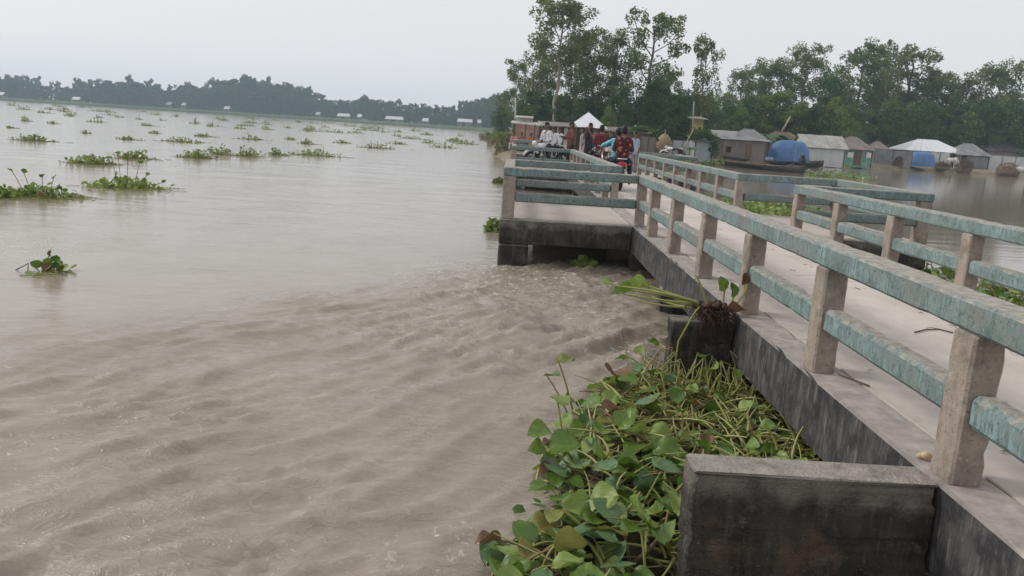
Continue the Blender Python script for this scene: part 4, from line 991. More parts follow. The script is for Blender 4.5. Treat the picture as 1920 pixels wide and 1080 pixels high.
STRAW = simple('straw', (.27, .20, .125), .9, .35, 9, bump=.8); STRAWR = simple('red_brown_straw', (.165, .112, .078), .95, .5, 6, bump=.9)
BRICKW = simple('brown_wall', (.22, .15, .115), .9, .3, 4)

def sheet_row(parent, name, p0, p1, z0, z1, mat, step=.8, t=.02):
    """upright sheets side by side from p0 to p1 (local xy)"""
    a, b = Vector(p0), Vector(p1); L = (b-a).length; n = max(1, int(round(L/step))); d = (b-a)/n; nr = Vector((-d.y, d.x)).normalized()
    for i in range(n):
        q0 = a+d*i; q1 = a+d*(i+1)-d.normalized()*.012; off = nr*(.012 if i % 2 else 0); q0 = q0+off; q1 = q1+off; q2 = q1+nr*t; q3 = q0+nr*t
        dz = rng.uniform(-.03, .03)
        mb = MB(); mb.add([(*q0, z0), (*q1, z0), (*q2, z0), (*q3, z0), (*q0, z1+dz), (*q1, z1+dz), (*q2, z1+dz), (*q3, z1+dz)], [(0, 3, 2, 1), (4, 5, 6, 7), (0, 1, 5, 4), (1, 2, 6, 5), (2, 3, 7, 6), (3, 0, 4, 7)])
        mb.build(name, [mat], parent)
def slab(mb, pts, t=.05):
    """thin plate through the corner points, with thickness"""
    P = [Vector(p) for p in pts]; nr = (P[1]-P[0]).cross(P[2]-P[0]).normalized(); nr = nr if nr.z > 0 else -nr
    Q = [p+nr*t for p in P]; n = len(P); ord_ = list(range(n))
    mb.add(P+Q, [tuple(reversed(ord_)), tuple(n+i for i in ord_)]+[(i, (i+1) % n, n+(i+1) % n, n+i) for i in ord_])
def roof_sheets(parent, a, b, c, d, mat, n, t=.04):
    """roof slope a-b (eaves), d-c (ridge) cut into n overlapping sheets"""
    a, b, c, d = map(Vector, (a, b, c, d))
    for i in range(n):
        f0, f1 = i/n, (i+1)/n-.004; up = Vector((0, 0, .014*(i % 2)))
        mb = MB(); slab(mb, [a.lerp(b, f0)+up, a.lerp(b, f1)+up, d.lerp(c, f1)+up, d.lerp(c, f0)+up], t); mb.build('roof_sheet', [mat], parent)
def house(name, label, px0, px1, eave_px, top_px, Y, depth, roof, wall_m, roof_m, rz=0.0, door=None, wins=(), ground=LZ, over=.3, cat='house', ridge=.5, wall_bottom=None):
    pm = (px0+px1)/2; L = (at(px1, eave_px, Y)-at(px0, eave_px, Y)).length; cx = at(pm, eave_px, Y).x
    he = at(pm, eave_px, Y).z-ground; ht = at(pm, top_px, Y).z-ground
    o = empty(name, (cx, Y+depth/2, ground), rz, label, cat, 'tin houses of the village'); w = L/2-over*.6; y0, y1 = -depth/2, depth/2
    zb = -.3
    sheet_row(o, 'wall_sheet', (-w, y0), (w, y0), zb, he, wall_m)
    for (p, q) in (((w, y0), (w, y1)), ((w, y1), (-w, y1)), ((-w, y1), (-w, y0))):
        sheet_row(o, 'wall_sheet', p, q, zb, he-.03, wall_m, 1.2)
    n = max(3, int(L/.9)); e = w+over; f0, f1 = y0-over, y1+over; ez = he-.08
    if roof == 'gable':
        roof_sheets(o, (-e, f0, ez), (e, f0, ez), (e, 0, ht), (-e, 0, ht), roof_m, n); roof_sheets(o, (e, f1, ez), (-e, f1, ez), (-e, 0, ht), (e, 0, ht), roof_m, n)
        for s in (-1, 1):
            mb = MB(); mb.add([(s*w, y0, he-.06), (s*w, y1, he-.06), (s*w, 0, ht-.12), (s*(w-.03), y0, he-.06), (s*(w-.03), y1, he-.06), (s*(w-.03), 0, ht-.12)], [(0, 1, 2), (5, 4, 3), (0, 3, 4, 1), (1, 4, 5, 2), (2, 5, 3, 0)]); mb.build('gable_end', [wall_m], o)
    elif roof == 'hip':
        k = ridge*L/2; mb = MB()
        roof_sheets(o, (-e, f0, ez), (e, f0, ez), (k, 0, ht), (-k, 0, ht), roof_m, n); roof_sheets(o, (e, f1, ez), (-e, f1, ez), (-k, 0, ht), (k, 0, ht), roof_m, n)
        roof_sheets(o, (e, f0, ez), (e, f1, ez), (k, .02, ht), (k, -.02, ht), roof_m, 4); roof_sheets(o, (-e, f1, ez), (-e, f0, ez), (-k, -.02, ht), (-k, .02, ht), roof_m, 4)
        mb.tube([(-k, 0, ht+.04), (k, 0, ht+.04)], .06, 6); mb.build('ridge_cap', [roof_m], o)
    elif roof == 'mono':
        roof_sheets(o, (-e, f0, ez), (e, f0, ez), (e, f1, ht), (-e, f1, ht), roof_m, n)
    for sgn in (-1, 1):
        for yy in (y0-.03,):
            mb = MB(); mb.tube([(sgn*(w-.04), yy, zb), (sgn*(w-.04), yy, he-.05)], .05, 6); mb.build('corner_post', [WOOD], o)
    def panel(nm, x0, x1, z0, z1, m, fm):
        mb = MB(); mb.box(x0, y0-.04, z0, x1, y0-.012, z1); p = mb.build(nm, [m], o)
        t = .05; mb = MB()
        for (a0, a1, b0, b1) in ((x0-t, x0, z0, z1), (x1, x1+t, z0, z1), (x0-t, x1+t, z1, z1+t)): mb.box(a0, y0-.07, b0, a1, y0-.014, b1)
        mb.build('frame', [fm], p)
    if door: panel('door', -w+door[0]*2*w, -w+door[1]*2*w, 0, min(he-.2, 1.7), door[2], WOOD)
    for wn in wins: panel('window', -w+wn[0]*2*w, -w+wn[1]*2*w, he*wn[2], he*wn[3], wn[4], WOOD)
    return o
def fence(label, px0, px1, top_px, Y, mat, ground=LZ, group='tin fences of the village', Y1=None):
    a = at(px0, top_px[0], Y); b = at(px1, top_px[1], Y1 or Y); o = empty('tin_fence', ((a.x+b.x)/2, (a.y+b.y)/2, ground), 0, label, 'fence', group); c = Vector(o.location)
    h = (a.z+b.z)/2-ground; p, q = (a-c).xy, (b-c).xy
    sheet_row(o, 'tin_sheet', p, q, -.3, h, mat, .85)
    n = max(2, int((q-p).length/1.7))
    for i in range(n+1):
        s = p.lerp(q, i/n); mb = MB(); mb.tube([(s.x, s.y-.05, -.3), (s.x+.01, s.y-.05, h+.05)], .035, 5); mb.build('post', [WOOD], o)
    return o

house('tin_house', 'white tin house with pale pitched roof at the water edge right of the blue cover', 1503, 1588, 277, 254, 93.5, 3.6, 'gable', TIN_W, TIN_C, .06, ground=.35)
house('tin_house', 'small house with green wall band and brown patched hipped roof', 1578, 1640, 280, 257, 98, 4.2, 'hip', GREENW, TIN_O, .02, door=(.42, .62, TIN_R), wins=((.15, .36, .45, .8, WHITE), (.78, .95, .5, .85, WHITE)), ridge=.25, ground=.4)
house('tin_shed', 'long old brownish tin shed left of the blue boat cover', 1352, 1442, 262, 257, 84, 3.0, 'mono', TIN_O, TIN_G, 0, wins=((.1, .2, .3, .6, OPENING_SHADE), (.55, .66, .1, .75, TIN_R)), ground=.5)
house('tin_house', 'grey rounded old roof rising behind the long brownish shed', 1378, 1446, 264, 243, 89, 4.5, 'hip', TIN_O, TIN_G, 0, ridge=.3)
house('tin_house', 'house with rusty red-brown roof behind the blue cover', 1444, 1506, 266, 248, 98, 4.0, 'hip', TIN_O, TIN_R, 0, ridge=.5)
house('tin_house', 'house with bright white hipped roof, right half of the village', 1700, 1812, 284, 263, 114, 6.0, 'hip', BRICKW, TIN_BR, .0, door=(.80, .87, OPENING_SHADE), wins=((.70, .78, .3, .8, OPENING_SHADE), (.88, .96, .3, .8, OPENING_SHADE)), ridge=.35)
house('tin_shed', 'grey shed with slanting dull roof right of the white hipped roof', 1796, 1858, 291, 270, 113, 4.0, 'hip', TIN_G, TIN_G, 0, door=(.1, .25, OPENING_SHADE), ridge=.3)
house('tin_shed', 'dark roofed shed behind the white fence at the right edge', 1850, 1930, 284, 266, 122, 4.0, 'hip', TIN_O, simple('dark_roof', (.075, .078, .085), .7, .3, 3), 0, ridge=.5)
house('tin_shed', 'cream-roofed shed half hidden behind the vine-covered one', 1332, 1388, 258, 245, 90, 3.6, 'gable', TIN_O, TIN_C, 0)
house('tin_shed', 'pink grey roofed shed behind the patched tin fence', 1640, 1668, 279, 266, 114, 3.5, 'hip', TIN_O, TIN_O, 0, ridge=.3)
house('pyramid_roof_house', 'open dark shelter with bright white pyramid tin roof behind the crowd', 1073, 1136, 238, 211, 66, 3.0, 'hip', simple('dark_boards', (.055, .045, .04), .85, .4, 5), TIN_BR, .0, ridge=.02, door=(.55, .75, OPENING_SHADE))
house('low_shed', 'long low brown shed with a mossy roof edge right of the white pyramid roof', 1130, 1226, 247, 240, 69, 3.0, 'mono', BRICKW, TIN_O, .0, door=(.62, .70, OPENING_SHADE), wins=((.2, .32, .4, .8, OPENING_SHADE),))
house('tin_shed', 'bluish corrugated shed under a dome of green vines', 1300, 1342, 264, 256, 71, 2.2, 'mono', TIN_B, TIN_G, .0)
yb = house('yellow_house', 'tall yellow plastered house half hidden in the trees', 1294, 1325, 222, 218, 86, 3, 'mono', YELLOW, TIN_C, 0, wins=((.18, .32, .55, .75, OPENING_SHADE), (.6, .74, .55, .75, OPENING_SHADE)))
fence('pale tin fence between the haystack and the vine-covered shed', 1262, 1300, (262, 265), 78, TIN_B)
fence('patched grey tin fence right of the green-walled house', 1641, 1712, (280, 284), 106, TIN_G)
fence('white tin fence at the right picture edge behind the straw heap', 1856, 1930, (291, 296), 114, TIN_W)
fence('short white tin fence right of the far blue cover', 1745, 1782, (285, 287), 111, TIN_W)
fence('weathered brown board fence beside the mossy shed, left of the haystack', 1203, 1230, (257, 258), 68, TIN_O)

# vines over two sheds
def vines(label, px0, px1, top, bot, Y, n):
    a = at(px0, bot, Y); b = at(px1, bot, Y); h = at((px0+px1)/2, top, Y).z-a.z; c = (a+b)/2
    g = np.random.RandomState(int(px0)); W = (b.x-a.x)/2; Cn = []; Rd = []
    for i in range(n):
        t = g.uniform(-1, 1); z = h*(1-t*t)**.5*g.uniform(.25, .95); Cn.append((t*W, g.uniform(-.2, 1.6), z)); Rd.append(g.uniform(.25, .5))
    for i in range(n//4): Cn.append((W*g.uniform(.7, 1.05), g.uniform(-.3, .3), -g.uniform(.1, 1.4))); Rd.append(.3)
    me = leaf_cloud('vine_leaves', Cn, Rd, 60, .14, MOSS, g); o = link('vine', me, None, c); tag(o, label, 'vine')
vines('dome of green vines covering the bluish corrugated shed', 1296, 1344, 246, 263, 70.5, 46)
vines('green moss and creeper along the roof of the low brown shed', 1176, 1234, 241, 252, 68.6, 26)

# haystack
hb = at(1243, 290, 73); hb.z = LZ; hh = at(1243, 250, 73).z-LZ
o = empty('haystack', hb, 0, 'cone shaped straw haystack with a pole at its tip', 'haystack')
mb = MB(); pr = [(.70, -.2), (.74, hh*.15), (.76, hh*.4), (.68, hh*.62), (.50, hh*.80), (.26, hh*.94), (.05, hh)]
mb.lathe(pr, 20); mb.v = [tuple(Vector(v)*(1+.05*mnoise.noise(Vector(v)*4))) for v in mb.v]; mb.build('straw_body', [STRAW], o, smooth=True)
mb = MB(); mb.tube([(0, 0, hh*.8), (.01, 0, hh+.35)], .035, 6); mb.build('pole', [WOODP], o)
mb = MB()
for i in range(260):
    t = rng.random(); k = rng.uniform(0, 6.28); rr = .77*math.sqrt(1-t**1.6); z = hh*t; a = Vector((math.cos(k)*rr, math.sin(k)*rr, z)); mb.tube([a, a+Vector((math.cos(k)*.10, math.sin(k)*.10, -.22))], .012, 3, False)
tag(mb.build('straw_fringe', [STRAW], o), kind='stuff')

# straw and dry brush heaps on the bank
def heap(name, label, px0, px1, top, bot, Y, mat, n=170, cat='heap', straw=.25):
    a, b = at(px0, bot, Y), at(px1, bot, Y); c = (a+b)/2; c.z = LZ; W = (b.x-a.x)/2; h = at((px0+px1)/2, top, Y).z-LZ
    o = empty(name, c, 0, label, cat, 'straw and brush heaps'); mb = MB(); mb.ball((0, 0, -.1), (W*.95, W*.75, h*.72), 16, 10)
    mb.v = [tuple(Vector(v)*(1+.14*mnoise.noise(Vector(v)*2.2))) for v in mb.v]; mb.build('body', [mat], o, smooth=True)
    mb = MB()
    for i in range(n):
        t = rng.random()**.8; k = rng.uniform(0, 6.28); rr = math.sqrt(max(0, 1-t*t)); p = Vector((math.cos(k)*rr*W*.92, math.sin(k)*rr*W*.72, h*.93*t)); d = Vector((rng.gauss(0, 1), rng.gauss(0, 1), rng.gauss(.1, .6))).normalized()*straw
        mb.tube([p-d, p+d], .02, 3, False)
    tag(mb.build('loose_straw', [mat], o), kind='stuff'); return o
heap('straw_heap', 'wide red-brown straw heap in front of the white fence', 1868, 1912, 304, 321, 108.5, STRAWR)
heap('straw_heap', 'small red-brown heap left of the far blue cover', 1675, 1692, 293, 310, 106, STRAWR)
heap('brush_heap', 'dry red-brown brush beside the white cow', 1792, 1822, 299, 317, 110, STRAWR, 260, straw=.45)
heap('brush_heap', 'dry greenish brush heap on the shore right of the far blue cover', 1752, 1778, 305, 323, 108.6, simple('dry_brush', (.16, .13, .075), .95, .4, 5), 240, straw=.4)

# blue tarpaulin covers
def m_tarp():
    N = Nodes('blue_tarpaulin'); f = N.noise(1.2, 6, .7, N.coord(world=False)); g = N.noise(5, 5, .7, N.coord((1, 1, .5), world=False))
    c = N.mix(N.ramp(f, .3, .7), (.045, .120, .29), (.10, .22, .44)); c = N.mix(N.math('MULTIPLY', N.ramp(g, .58, .75), .5), c, (.24, .33, .46))
    return N.done(c, .45, N.bump(f, .6, .15), .4)
TARP = m_tarp()
def tarp(name, label, px0, px1, top, bot, Y, depth, base=None):
    a, b = at(px0, bot, Y), at(px1, bot, Y); c = (a+b)/2
    if base is not None: c.z = base
    W = (b.x-a.x)/2; h = at((px0+px1)/2, top, Y).z-c.z; D = depth/2; nu, nv = 40, 14; vs = []; fs = []
    for j in range(nv+1):
        t = j/nv*math.pi/2
        for i in range(nu):
            p = 2*math.pi*i/nu; sg = lambda v, e: math.copysign(abs(v)**e, v)
            x = W*sg(math.cos(p), .75)*math.cos(t)**.5; yv = D*sg(math.sin(p), .8)*math.cos(t)**.6; z = h*(.04+.96*math.sin(t)**.78)
            k = 1+.035*mnoise.noise(Vector((x*1.1, yv*1.1, z*.6)))+.022*math.sin(p*13+z)*(1-j/nv)
            vs.append((x*k, yv*k, z*(1+.03*mnoise.noise(Vector((x, yv, 4))))))
    for j in range(nv):
        for i in range(nu):
            i2 = (i+1) % nu; fs.append((j*nu+i, j*nu+i2, (j+1)*nu+i2, (j+1)*nu+i))
    fs.append(tuple(nv*nu+i for i in range(nu)))
    o = empty(name, c, 0, label, 'tarpaulin', 'blue tarpaulin covers'); mb = MB(); mb.add(vs, fs); mb.build('cover', [TARP], o, smooth=True)
    mb = MB(); mb.tube([(W*.1, -D*1.06, h*.04), (W*.12, -D*1.08, h*.5), (W*.15, -D*.85, h*.93)], .012, 4); mb.build('rope', [WOODP], o)
    return o

# boats
HULL = simple('tarred_boat_wood', (.030, .026, .024), .7, .4, 3); HULLIN = simple('boat_inside_wood', (.13, .10, .078), .85, .35, 3)
def boat(label, bow, stern, beam, depth_, rise=.5):
    bow, stern = Vector(bow), Vector(stern); L = (bow-stern).length; c = (bow+stern)/2; d = (bow-stern).normalized()
    o = empty('wooden_boat', (c.x, c.y, 0), math.atan2(d.y, d.x), label, 'boat', 'long wooden country boats'); n = 24; K = 9; vs = []; vi = []; fs = []
    for i in range(n+1):
        t = i/n*2-1; w = beam/2*(1-abs(t)**2.4)+.04; sh = depth_*.55+rise*abs(t)**2.6
        for k in range(K):
            s = k/(K-1)*2-1; a = abs(s)
            vs.append((t*L/2, s*w*(.55+.45*a), -.25+(sh+.25)*(a**1.9)))
    for i in range(n):
        for k in range(K-1): fs.append((i*K+k, i*K+k+1, (i+1)*K+k+1, (i+1)*K+k))
    mb = MB(); mb.add(vs, fs); h = mb.build('hull', [HULL, HULLIN], o, smooth=True)
    md = h.modifiers.new('thickness', 'SOLIDIFY'); md.thickness = .05; md.offset = 1; md.material_offset = 1
    for s in (0, K-1):
        mb = MB(); mb.tube([Vector(vs[i*K+s])+Vector((0, 0, .02)) for i in range(n+1)], .045, 5); mb.build('gunwale', [HULLIN], o, smooth=True)
    for f in (-.62, -.3, 0, .3, .62):
        i = int((f+1)/2*n); w = abs(vs[i*K][1]); z = vs[i*K][2]-.06; x = vs[i*K][0]; mb = MB(); mb.box(x-.12, -w, z-.03, x+.12, w, z+.02); mb.build('thwart', [HULLIN], o)
    for s in (1, -1):
        mb = MB()
        for j in range(3):
            x0 = s*L/2*(.70+.07*j); x1 = s*L/2*(.765+.07*j); w = beam/2*(1-.78**2.4)*(1-.18*j); z = depth_*.55+rise*.42+.06*j; mb.box(min(x0, x1), -w, z, max(x0, x1)-.02, w, z+.03)
        mb.build('end_deck', [HULLIN], o)
    return o
b2 = boat('long dark wooden boat moored nearest the bridge, bow to the right', at_z(1508, 327, 0), at_z(1330, 306, 0), 1.7, .7, .22)
b1 = boat('dark wooden boat by the shore carrying the big blue cover', at_z(1524, 312, 0)+Vector((0, -3, 0)), at_z(1338, 303, 0)+Vector((0, -4, 0)), 2.3, .8, .3)
yb1 = (at_z(1476, 312, 0)).y-4
tarp('blue_cover', 'big bulging blue tarpaulin over the load of the moored boat', 1440, 1515, 263, 304, b1.location.y-.2, 2.3, .45)
tarp('blue_cover', 'smaller blue tarpaulin mound on the shore before the patched fence', 1698, 1751, 284, 311, 107.5, 2.4, LZ-.1)
SACK = simple('white_sack', (.62, .58, .54), .8, .2, 6, bump=.4); GSACK = simple('grey_blue_sheet', (.26, .33, .42), .6, .35, 4, bump=.6)
def lumps(name, label, px, py, Y, balls, mat, cat):
    c = at(px, py, Y); o = empty(name, c, 0, label, cat); mb = MB()
    for (x, yv, z, rx, ry, rz_) in balls: mb.ball((x, yv, z), (rx, ry, rz_), 12, 8)
    mb.v = [tuple(Vector(v)+Vector((0, 0, 1))*.06*mnoise.noise(Vector(v)*3)) for v in mb.v]; mb.build('body', [mat], o, smooth=True); return o
lumps('white_sack', 'pale sack slumped on the boat left of the blue cover', 1420, 292, b1.location.y-.3, [(0, 0, .1, .42, .4, .42), (.35, 0, -.05, .35, .35, .3), (-.2, 0, -.3, .3, .3, .3)], SACK, 'sack')
lumps('folded_sheet', 'folded grey blue sheet lying on the boat beside the pale sack', 1432, 299, b1.location.y-.8, [(0, 0, 0, .75, .5, .3), (.6, 0, .05, .5, .45, .28), (-.5, 0, -.08, .4, .4, .22)], GSACK, 'sheet')
lumps('white_sack', 'white sack lying on the shore at the right picture edge', 1911, 318, 108, [(0, 0, 0, .75, .5, .4), (.5, 0, -.05, .5, .45, .33), (-.55, 0, -.12, .35, .4, .25)], SACK, 'sack')
mp = boat('small flat skiff drawn up beside the long boat', at_z(1502, 321, 0)+Vector((0, 2.2, 0)), at_z(1445, 317, 0)+Vector((0, 2.2, 0)), 1.0, .45, .3)
# tall jar on the bow
mb = MB(); mb.lathe([(.0, 0), (.22, 0), (.30, .25), (.28, .6), (.16, .85), (.18, .95), (0, .95)], 12); q = at(1503, 313, b2.location.y-5.2); tag(mb.build('dark_drum', [HULL], None, q, smooth=True), 'dark upright drum standing on the bow of the long boat', 'drum')

# poles
def pole(name, label, p0, p1, r0, r1, mat, cat='pole'):
    p0, p1 = Vector(p0), Vector(p1); mb = MB(); mb.tube([Vector((0, 0, 0)), (p1-p0)*.5+Vector((.03, 0, 0)), p1-p0], [r0, (r0+r1)/2, r1], 8); return tag(mb.build(name, [mat], None, p0, smooth=True), label, cat)
pole('bamboo_pole', 'leaning pale bamboo pole left of the vine-covered shed', at(1271, 293, 62), at(1303, 238, 62), .035, .025, WOODP)
o = pole('utility_pole', 'thick grey power pole in front of the yellow house', at(1296, 270, 84), at(1301, 190, 84), .10, .07, simple('pole_concrete', (.33, .32, .30), .9, .2, 3))
pole('utility_pole', 'thin pale pole rising above the tea stall at the left of the stand', at(965, 232, 90), at(967, 184, 90), .09, .07, simple('pole_pale', (.5, .5, .48), .9, .2, 3))
pole('bamboo_pole', 'pale leaning tree pole behind the rusty roof', at(1466, 246, 100), at(1482, 218, 100), .12, .08, WOODP)
pole('bamboo_pole', 'mooring bamboo pole sloping down to the water by the white tin house', at(1525, 319, 86), at(1567, 305, 90), .04, .03, WOODP)
# banana plants and a palm-like bush
BAN = m_leaf('banana_leaf', (.05, .12, .03), (.09, .18, .05), None, .4, .35, .4, 2)
def banana(label, px, py, Y, h, n=8):
    c = at(px, py, Y); c.z = LZ; o = empty('banana_plant', c, 0, label, 'plant', 'banana plants'); mb = MB(); mb.tube([(0, 0, 0), (.02, 0, h*.55)], [.10, .07], 7); mb.build('stem', [ST_G], o)
    for k in range(n):
        a = k*2.4+rng.random(); L = h*rng.uniform(.5, .75); mb = MB(); vs = []; fs = []; d = Vector((math.cos(a), math.sin(a), 0)); e = Vector((-d.y, d.x, 0))
        for i in range(8):
            t = i/7; w = .16*h*math.sin(math.pi*min(1, .08+.92*t))**.6*(1 if t < 1 else 0)*.6; p = d*L*t*.85+Vector((0, 0, h*.5+L*(.75*t-.75*t*t*1.1)))
            vs += [p+e*w, p, p-e*w]
            vs[-3].z -= w*.3; vs[-1].z -= w*.3
        for i in range(7):
            for j in range(2): fs.append((i*3+j, i*3+j+1, i*3+j+4, i*3+j+3))
        mb.add(vs, fs); mb.build('leaf', [BAN], o, smooth=True)
banana('banana plant with a drooping leaf behind the grey rounded roof', 1436, 260, 96, 4.2)
banana('banana plant behind the rusty roof', 1452, 255, 99, 4.6)
banana('dark green low plant in front of the bluish corrugated shed', 1292, 292, 64, 1.6, 16)

# far bank houses
far_h = [(145, 189, 17, 'white roof far left in the far wood'), (5, 178, 12, 'white roof at the left picture edge on the far bank'), (318, 196, 12, 'small pale roof left of centre on the far bank'), (347, 197, 10, 'small pale roof beside its twin on the far bank'),
         (427, 206, 12, 'white roof low on the far bank above the bushy hyacinth row'), (597, 216, 10, 'tiny white roof on the far bank, left of the long ones'), (645, 218, 28, 'long white roof on the far bank, first of the three long ones'), (740, 224, 40, 'long pale shed on the far bank with dark open front'),
         (798, 228, 14, 'short white roof on the far bank right of the pale shed'), (872, 228, 34, 'bright long tin roof on the far bank near the tall stand'), (899, 229, 9, 'tiny white hut at the right end of the far bank'), (675, 219, 10, 'small white hut on the far bank between two long roofs')]
for (px, py, w, lb) in far_h:
    Y = 515 if px < 620 else 515*(1-.18*(px-620)/320)-4
    c = at(px, py, Y); W = w*Y/F_PX/2*.85; g = 1.9; h = max(1.6, min(2.4, c.z-g))
    o = empty('far_house', (c.x, Y, g), 0, lb, 'house', 'houses on the far bank')
    mb = MB(); mb.box(-W*.92, -2, -.5, W*.92, 2, h); mb.build('wall', [TIN_O], o)
    mb = MB(); slab(mb, [(-W, -2.6, h-.2), (W, -2.6, h-.2), (W*.9, 0, h+1.5), (-W*.9, 0, h+1.5)], .1); slab(mb, [(-W, 2.6, h-.2), (W, 2.6, h-.2), (W*.9, 0, h+1.5), (-W*.9, 0, h+1.5)], .1); mb.build('roof', [TIN_W], o)
    mb = MB(); mb.box(-W*.3, -2.06, 0, W*.05, -2.01, h*.75); mb.build('door', [OPENING_SHADE], o)

# brush-covered shore left of the stall
BRUSH = simple('dry_bamboo_brush', (.22, .18, .115), .95, .45, 3)
def brush(label, px0, px1, top, bot, Y, n, mat=None):
    a, b = at(px0, bot, Y), at(px1, bot, Y); c = (a+b)/2; c.z = 0; h = at((px0+px1)/2, top, Y).z; W = (b.x-a.x)/2
    o = empty('brush_pile', c, 0, label, 'brush', 'brush and bamboo piled on the shore'); mb = MB()
    for i in range(n):
        x = rng.uniform(-W, W); z = rng.random()*h*(1-.4*abs(x/W)); d = Vector((rng.gauss(0, .5), rng.gauss(0, .5), rng.gauss(.2, .7))).normalized()*rng.uniform(.25, .8); p = Vector((x, rng.uniform(-1, 2.5), z))
        mb.tube([p-d*.5, p+d*.5], .025, 3, False)
    tag(mb.build('sticks', [BRUSH], o), kind='stuff')
    g = np.random.RandomState(int(px0)); Cn = [(g.uniform(-W, W), g.uniform(-.5, 2.5), g.uniform(.1, h*.85)) for _ in range(22)]
    tag(link('leaves', leaf_cloud('leaves', Cn, [.5]*22, 36, .22, mat or LF_C, g), o), kind='stuff')
    mb = MB(); mb.ball((0, 1.4, 0), (W*.95, 1.8, h*.8), 14, 8); mb.v = [tuple(Vector(v)*(1+.2*mnoise.noise(Vector(v)))) for v in mb.v]; mb.build('earth', [MUD], o, smooth=True)
brush('dry brush and bamboo piled on the shore beside the tea stall', 930, 962, 246, 287, 62, 300)
brush('low brush heap further along the shore, left of the stall', 914, 944, 245, 271, 92, 240)
brush('dark mound of brush at the far tip of the shore', 898, 930, 248, 262, 135, 200, LF_B)

# ------------------------------------------------------------------ tea stall and crowd shelters at the bridge end
CLOTH = simple('pale_cloth', (.52, .52, .50), .8, .2, 3); CLOTHP = simple('pinkish_cloth', (.45, .30, .25), .85, .25, 3)
ty = 57.0; tl, tr_ = at(961, 262, ty), at(1012, 262, ty); c = Vector(((tl.x+tr_.x)/2, ty, LZ)); W = (tr_.x-tl.x)/2
st = empty('tea_stall', c, 0, 'open tea stall with two pale stepped roof sheets at the left bridge end', 'stall'); z1 = at(985, 232, ty).z-LZ; z2 = at(985, 219, ty).z-LZ
mb = MB(); slab(mb, [(-W-.15, -1.2, z1-.05), (W+.1, -1.2, z1-.12), (W+.1, .2, z1+.1), (-W-.15, .2, z1+.12)], .05); mb.build('awning', [TIN_C], st)
mb = MB(); slab(mb, [(-W*.9, 0, z2-.1), (W*.45, 0, z2-.1), (W*.45, 2.4, z2+.05), (-W*.9, 2.4, z2+.05)], .05); mb.build('roof', [TIN_C], st)
mb = MB(); mb.box(-W*.8, .25, z1+.14, W*.4, .30, z2-.12); mb.build('cloth_panel', [CLOTH], st)
mb = MB(); mb.box(-W*.85, 2.2, 0, W, 2.25, z1); mb.build('back_wall', [CLOTHP], st)
for (x, yv) in ((-W+.05, -1.1), (-W*.1, -1.1), (W*.55, -1.1), (W, -1.1), (-W+.05, 2.1), (W, 2.1)):
    mb = MB(); mb.tube([(x, yv, 0), (x, yv, z1)], .045, 6); mb.build('post', [WOOD], st)
mb = MB(); mb.box(-W*.9, -.4, .0, W*.3, .15, .78); mb.build('counter', [WOOD], st)
mb = MB(); mb.box(-W*.9, -.95, .38, W*.4, -.65, .44); mb.box(-W*.8, -.9, 0, -W*.75, -.7, .38); mb.box(W*.3, -.9, 0, W*.35, -.7, .38); mb.build('bench', [WOODP], st)
sy = 62.0; a_, b_ = at(1008, 240, sy), at(1080, 240, sy); c = Vector(((a_.x+b_.x)/2, sy, LZ)); W = (b_.x-a_.x)/2; zr = at(1040, 232, sy).z-LZ
sh = empty('bamboo_shelter', c, 0, 'low open shelter with dark roof and bamboo posts behind the standing men', 'shelter')
mb = MB(); slab(mb, [(-W, -1.4, zr-.25), (W, -1.4, zr-.2), (W, 1.6, zr+.1), (-W, 1.6, zr+.1)], .06); mb.build('roof', [TIN_O], sh)
for i in range(5):
    x = -W+.1+i*(2*W-.2)/4; mb = MB(); mb.tube([(x, -1.3, 0), (x+.03, -1.3, zr-.22)], .05, 6); mb.build('post', [WOODP if i in (2, 3) else WOOD], sh)
mb = MB(); mb.box(-W, 1.5, 0, W, 1.55, zr); mb.build('back_wall', [simple('dark_mat_wall', (.10, .075, .06), .9, .4, 3)], sh)
mb = MB(); mb.box(W*.35, -1.22, .5, W*.55, -1.18, zr-.3); mb.build('cloth_panel', [CLOTH], sh)

# ------------------------------------------------------------------ people
SKIN = simple('brown_skin', (.20, .115, .075), .6, .15, 10); HAIR = simple('black_hair', (.012, .010, .010), .5, .3, 20); SHOE = simple('dark_sandal', (.05, .04, .035), .7, .3, 10); EYE_M = simple('eye_dark', (.02, .015, .012), .3, .1, 5)
def cloth(name, col, var=.25): return simple(name, col, .85, var, 7, .2)
def m_floral():
    N = Nodes('red_floral_shirt'); v = N.n('ShaderNodeTexVoronoi'); v.inputs['Scale'].default_value = 11; N.l(N.coord(world=False), v.inputs['Vector'])
    f = N.noise(16, 3, .6, N.coord(world=False)); c = N.mix(N.ramp(v.outputs['Distance'], .30, .36), (.40, .17, .15), (.055, .018, .022)); c = N.mix(N.ramp(f, .56, .62), c, (.20, .025, .03)); c = N.mix(N.ramp(f, .70, .73), c, (.45, .32, .27))
    return N.done(c, .85, None, .2)
def m_print(name, a, b, s=14, lo=.5, hi=.56):
    N = Nodes(name); f = N.noise(s, 3, .6, N.coord(world=False)); return N.done(N.mix(N.ramp(f, lo, hi), a, b), .85, None, .2)
FLORAL = m_floral(); CYANP = m_print('cyan_print_shirt', (.06, .36, .46), (.25, .55, .60)); WHITEP = m_print('white_print_shirt', (.62, .62, .64), (.22, .22, .26), 20, .56, .6)
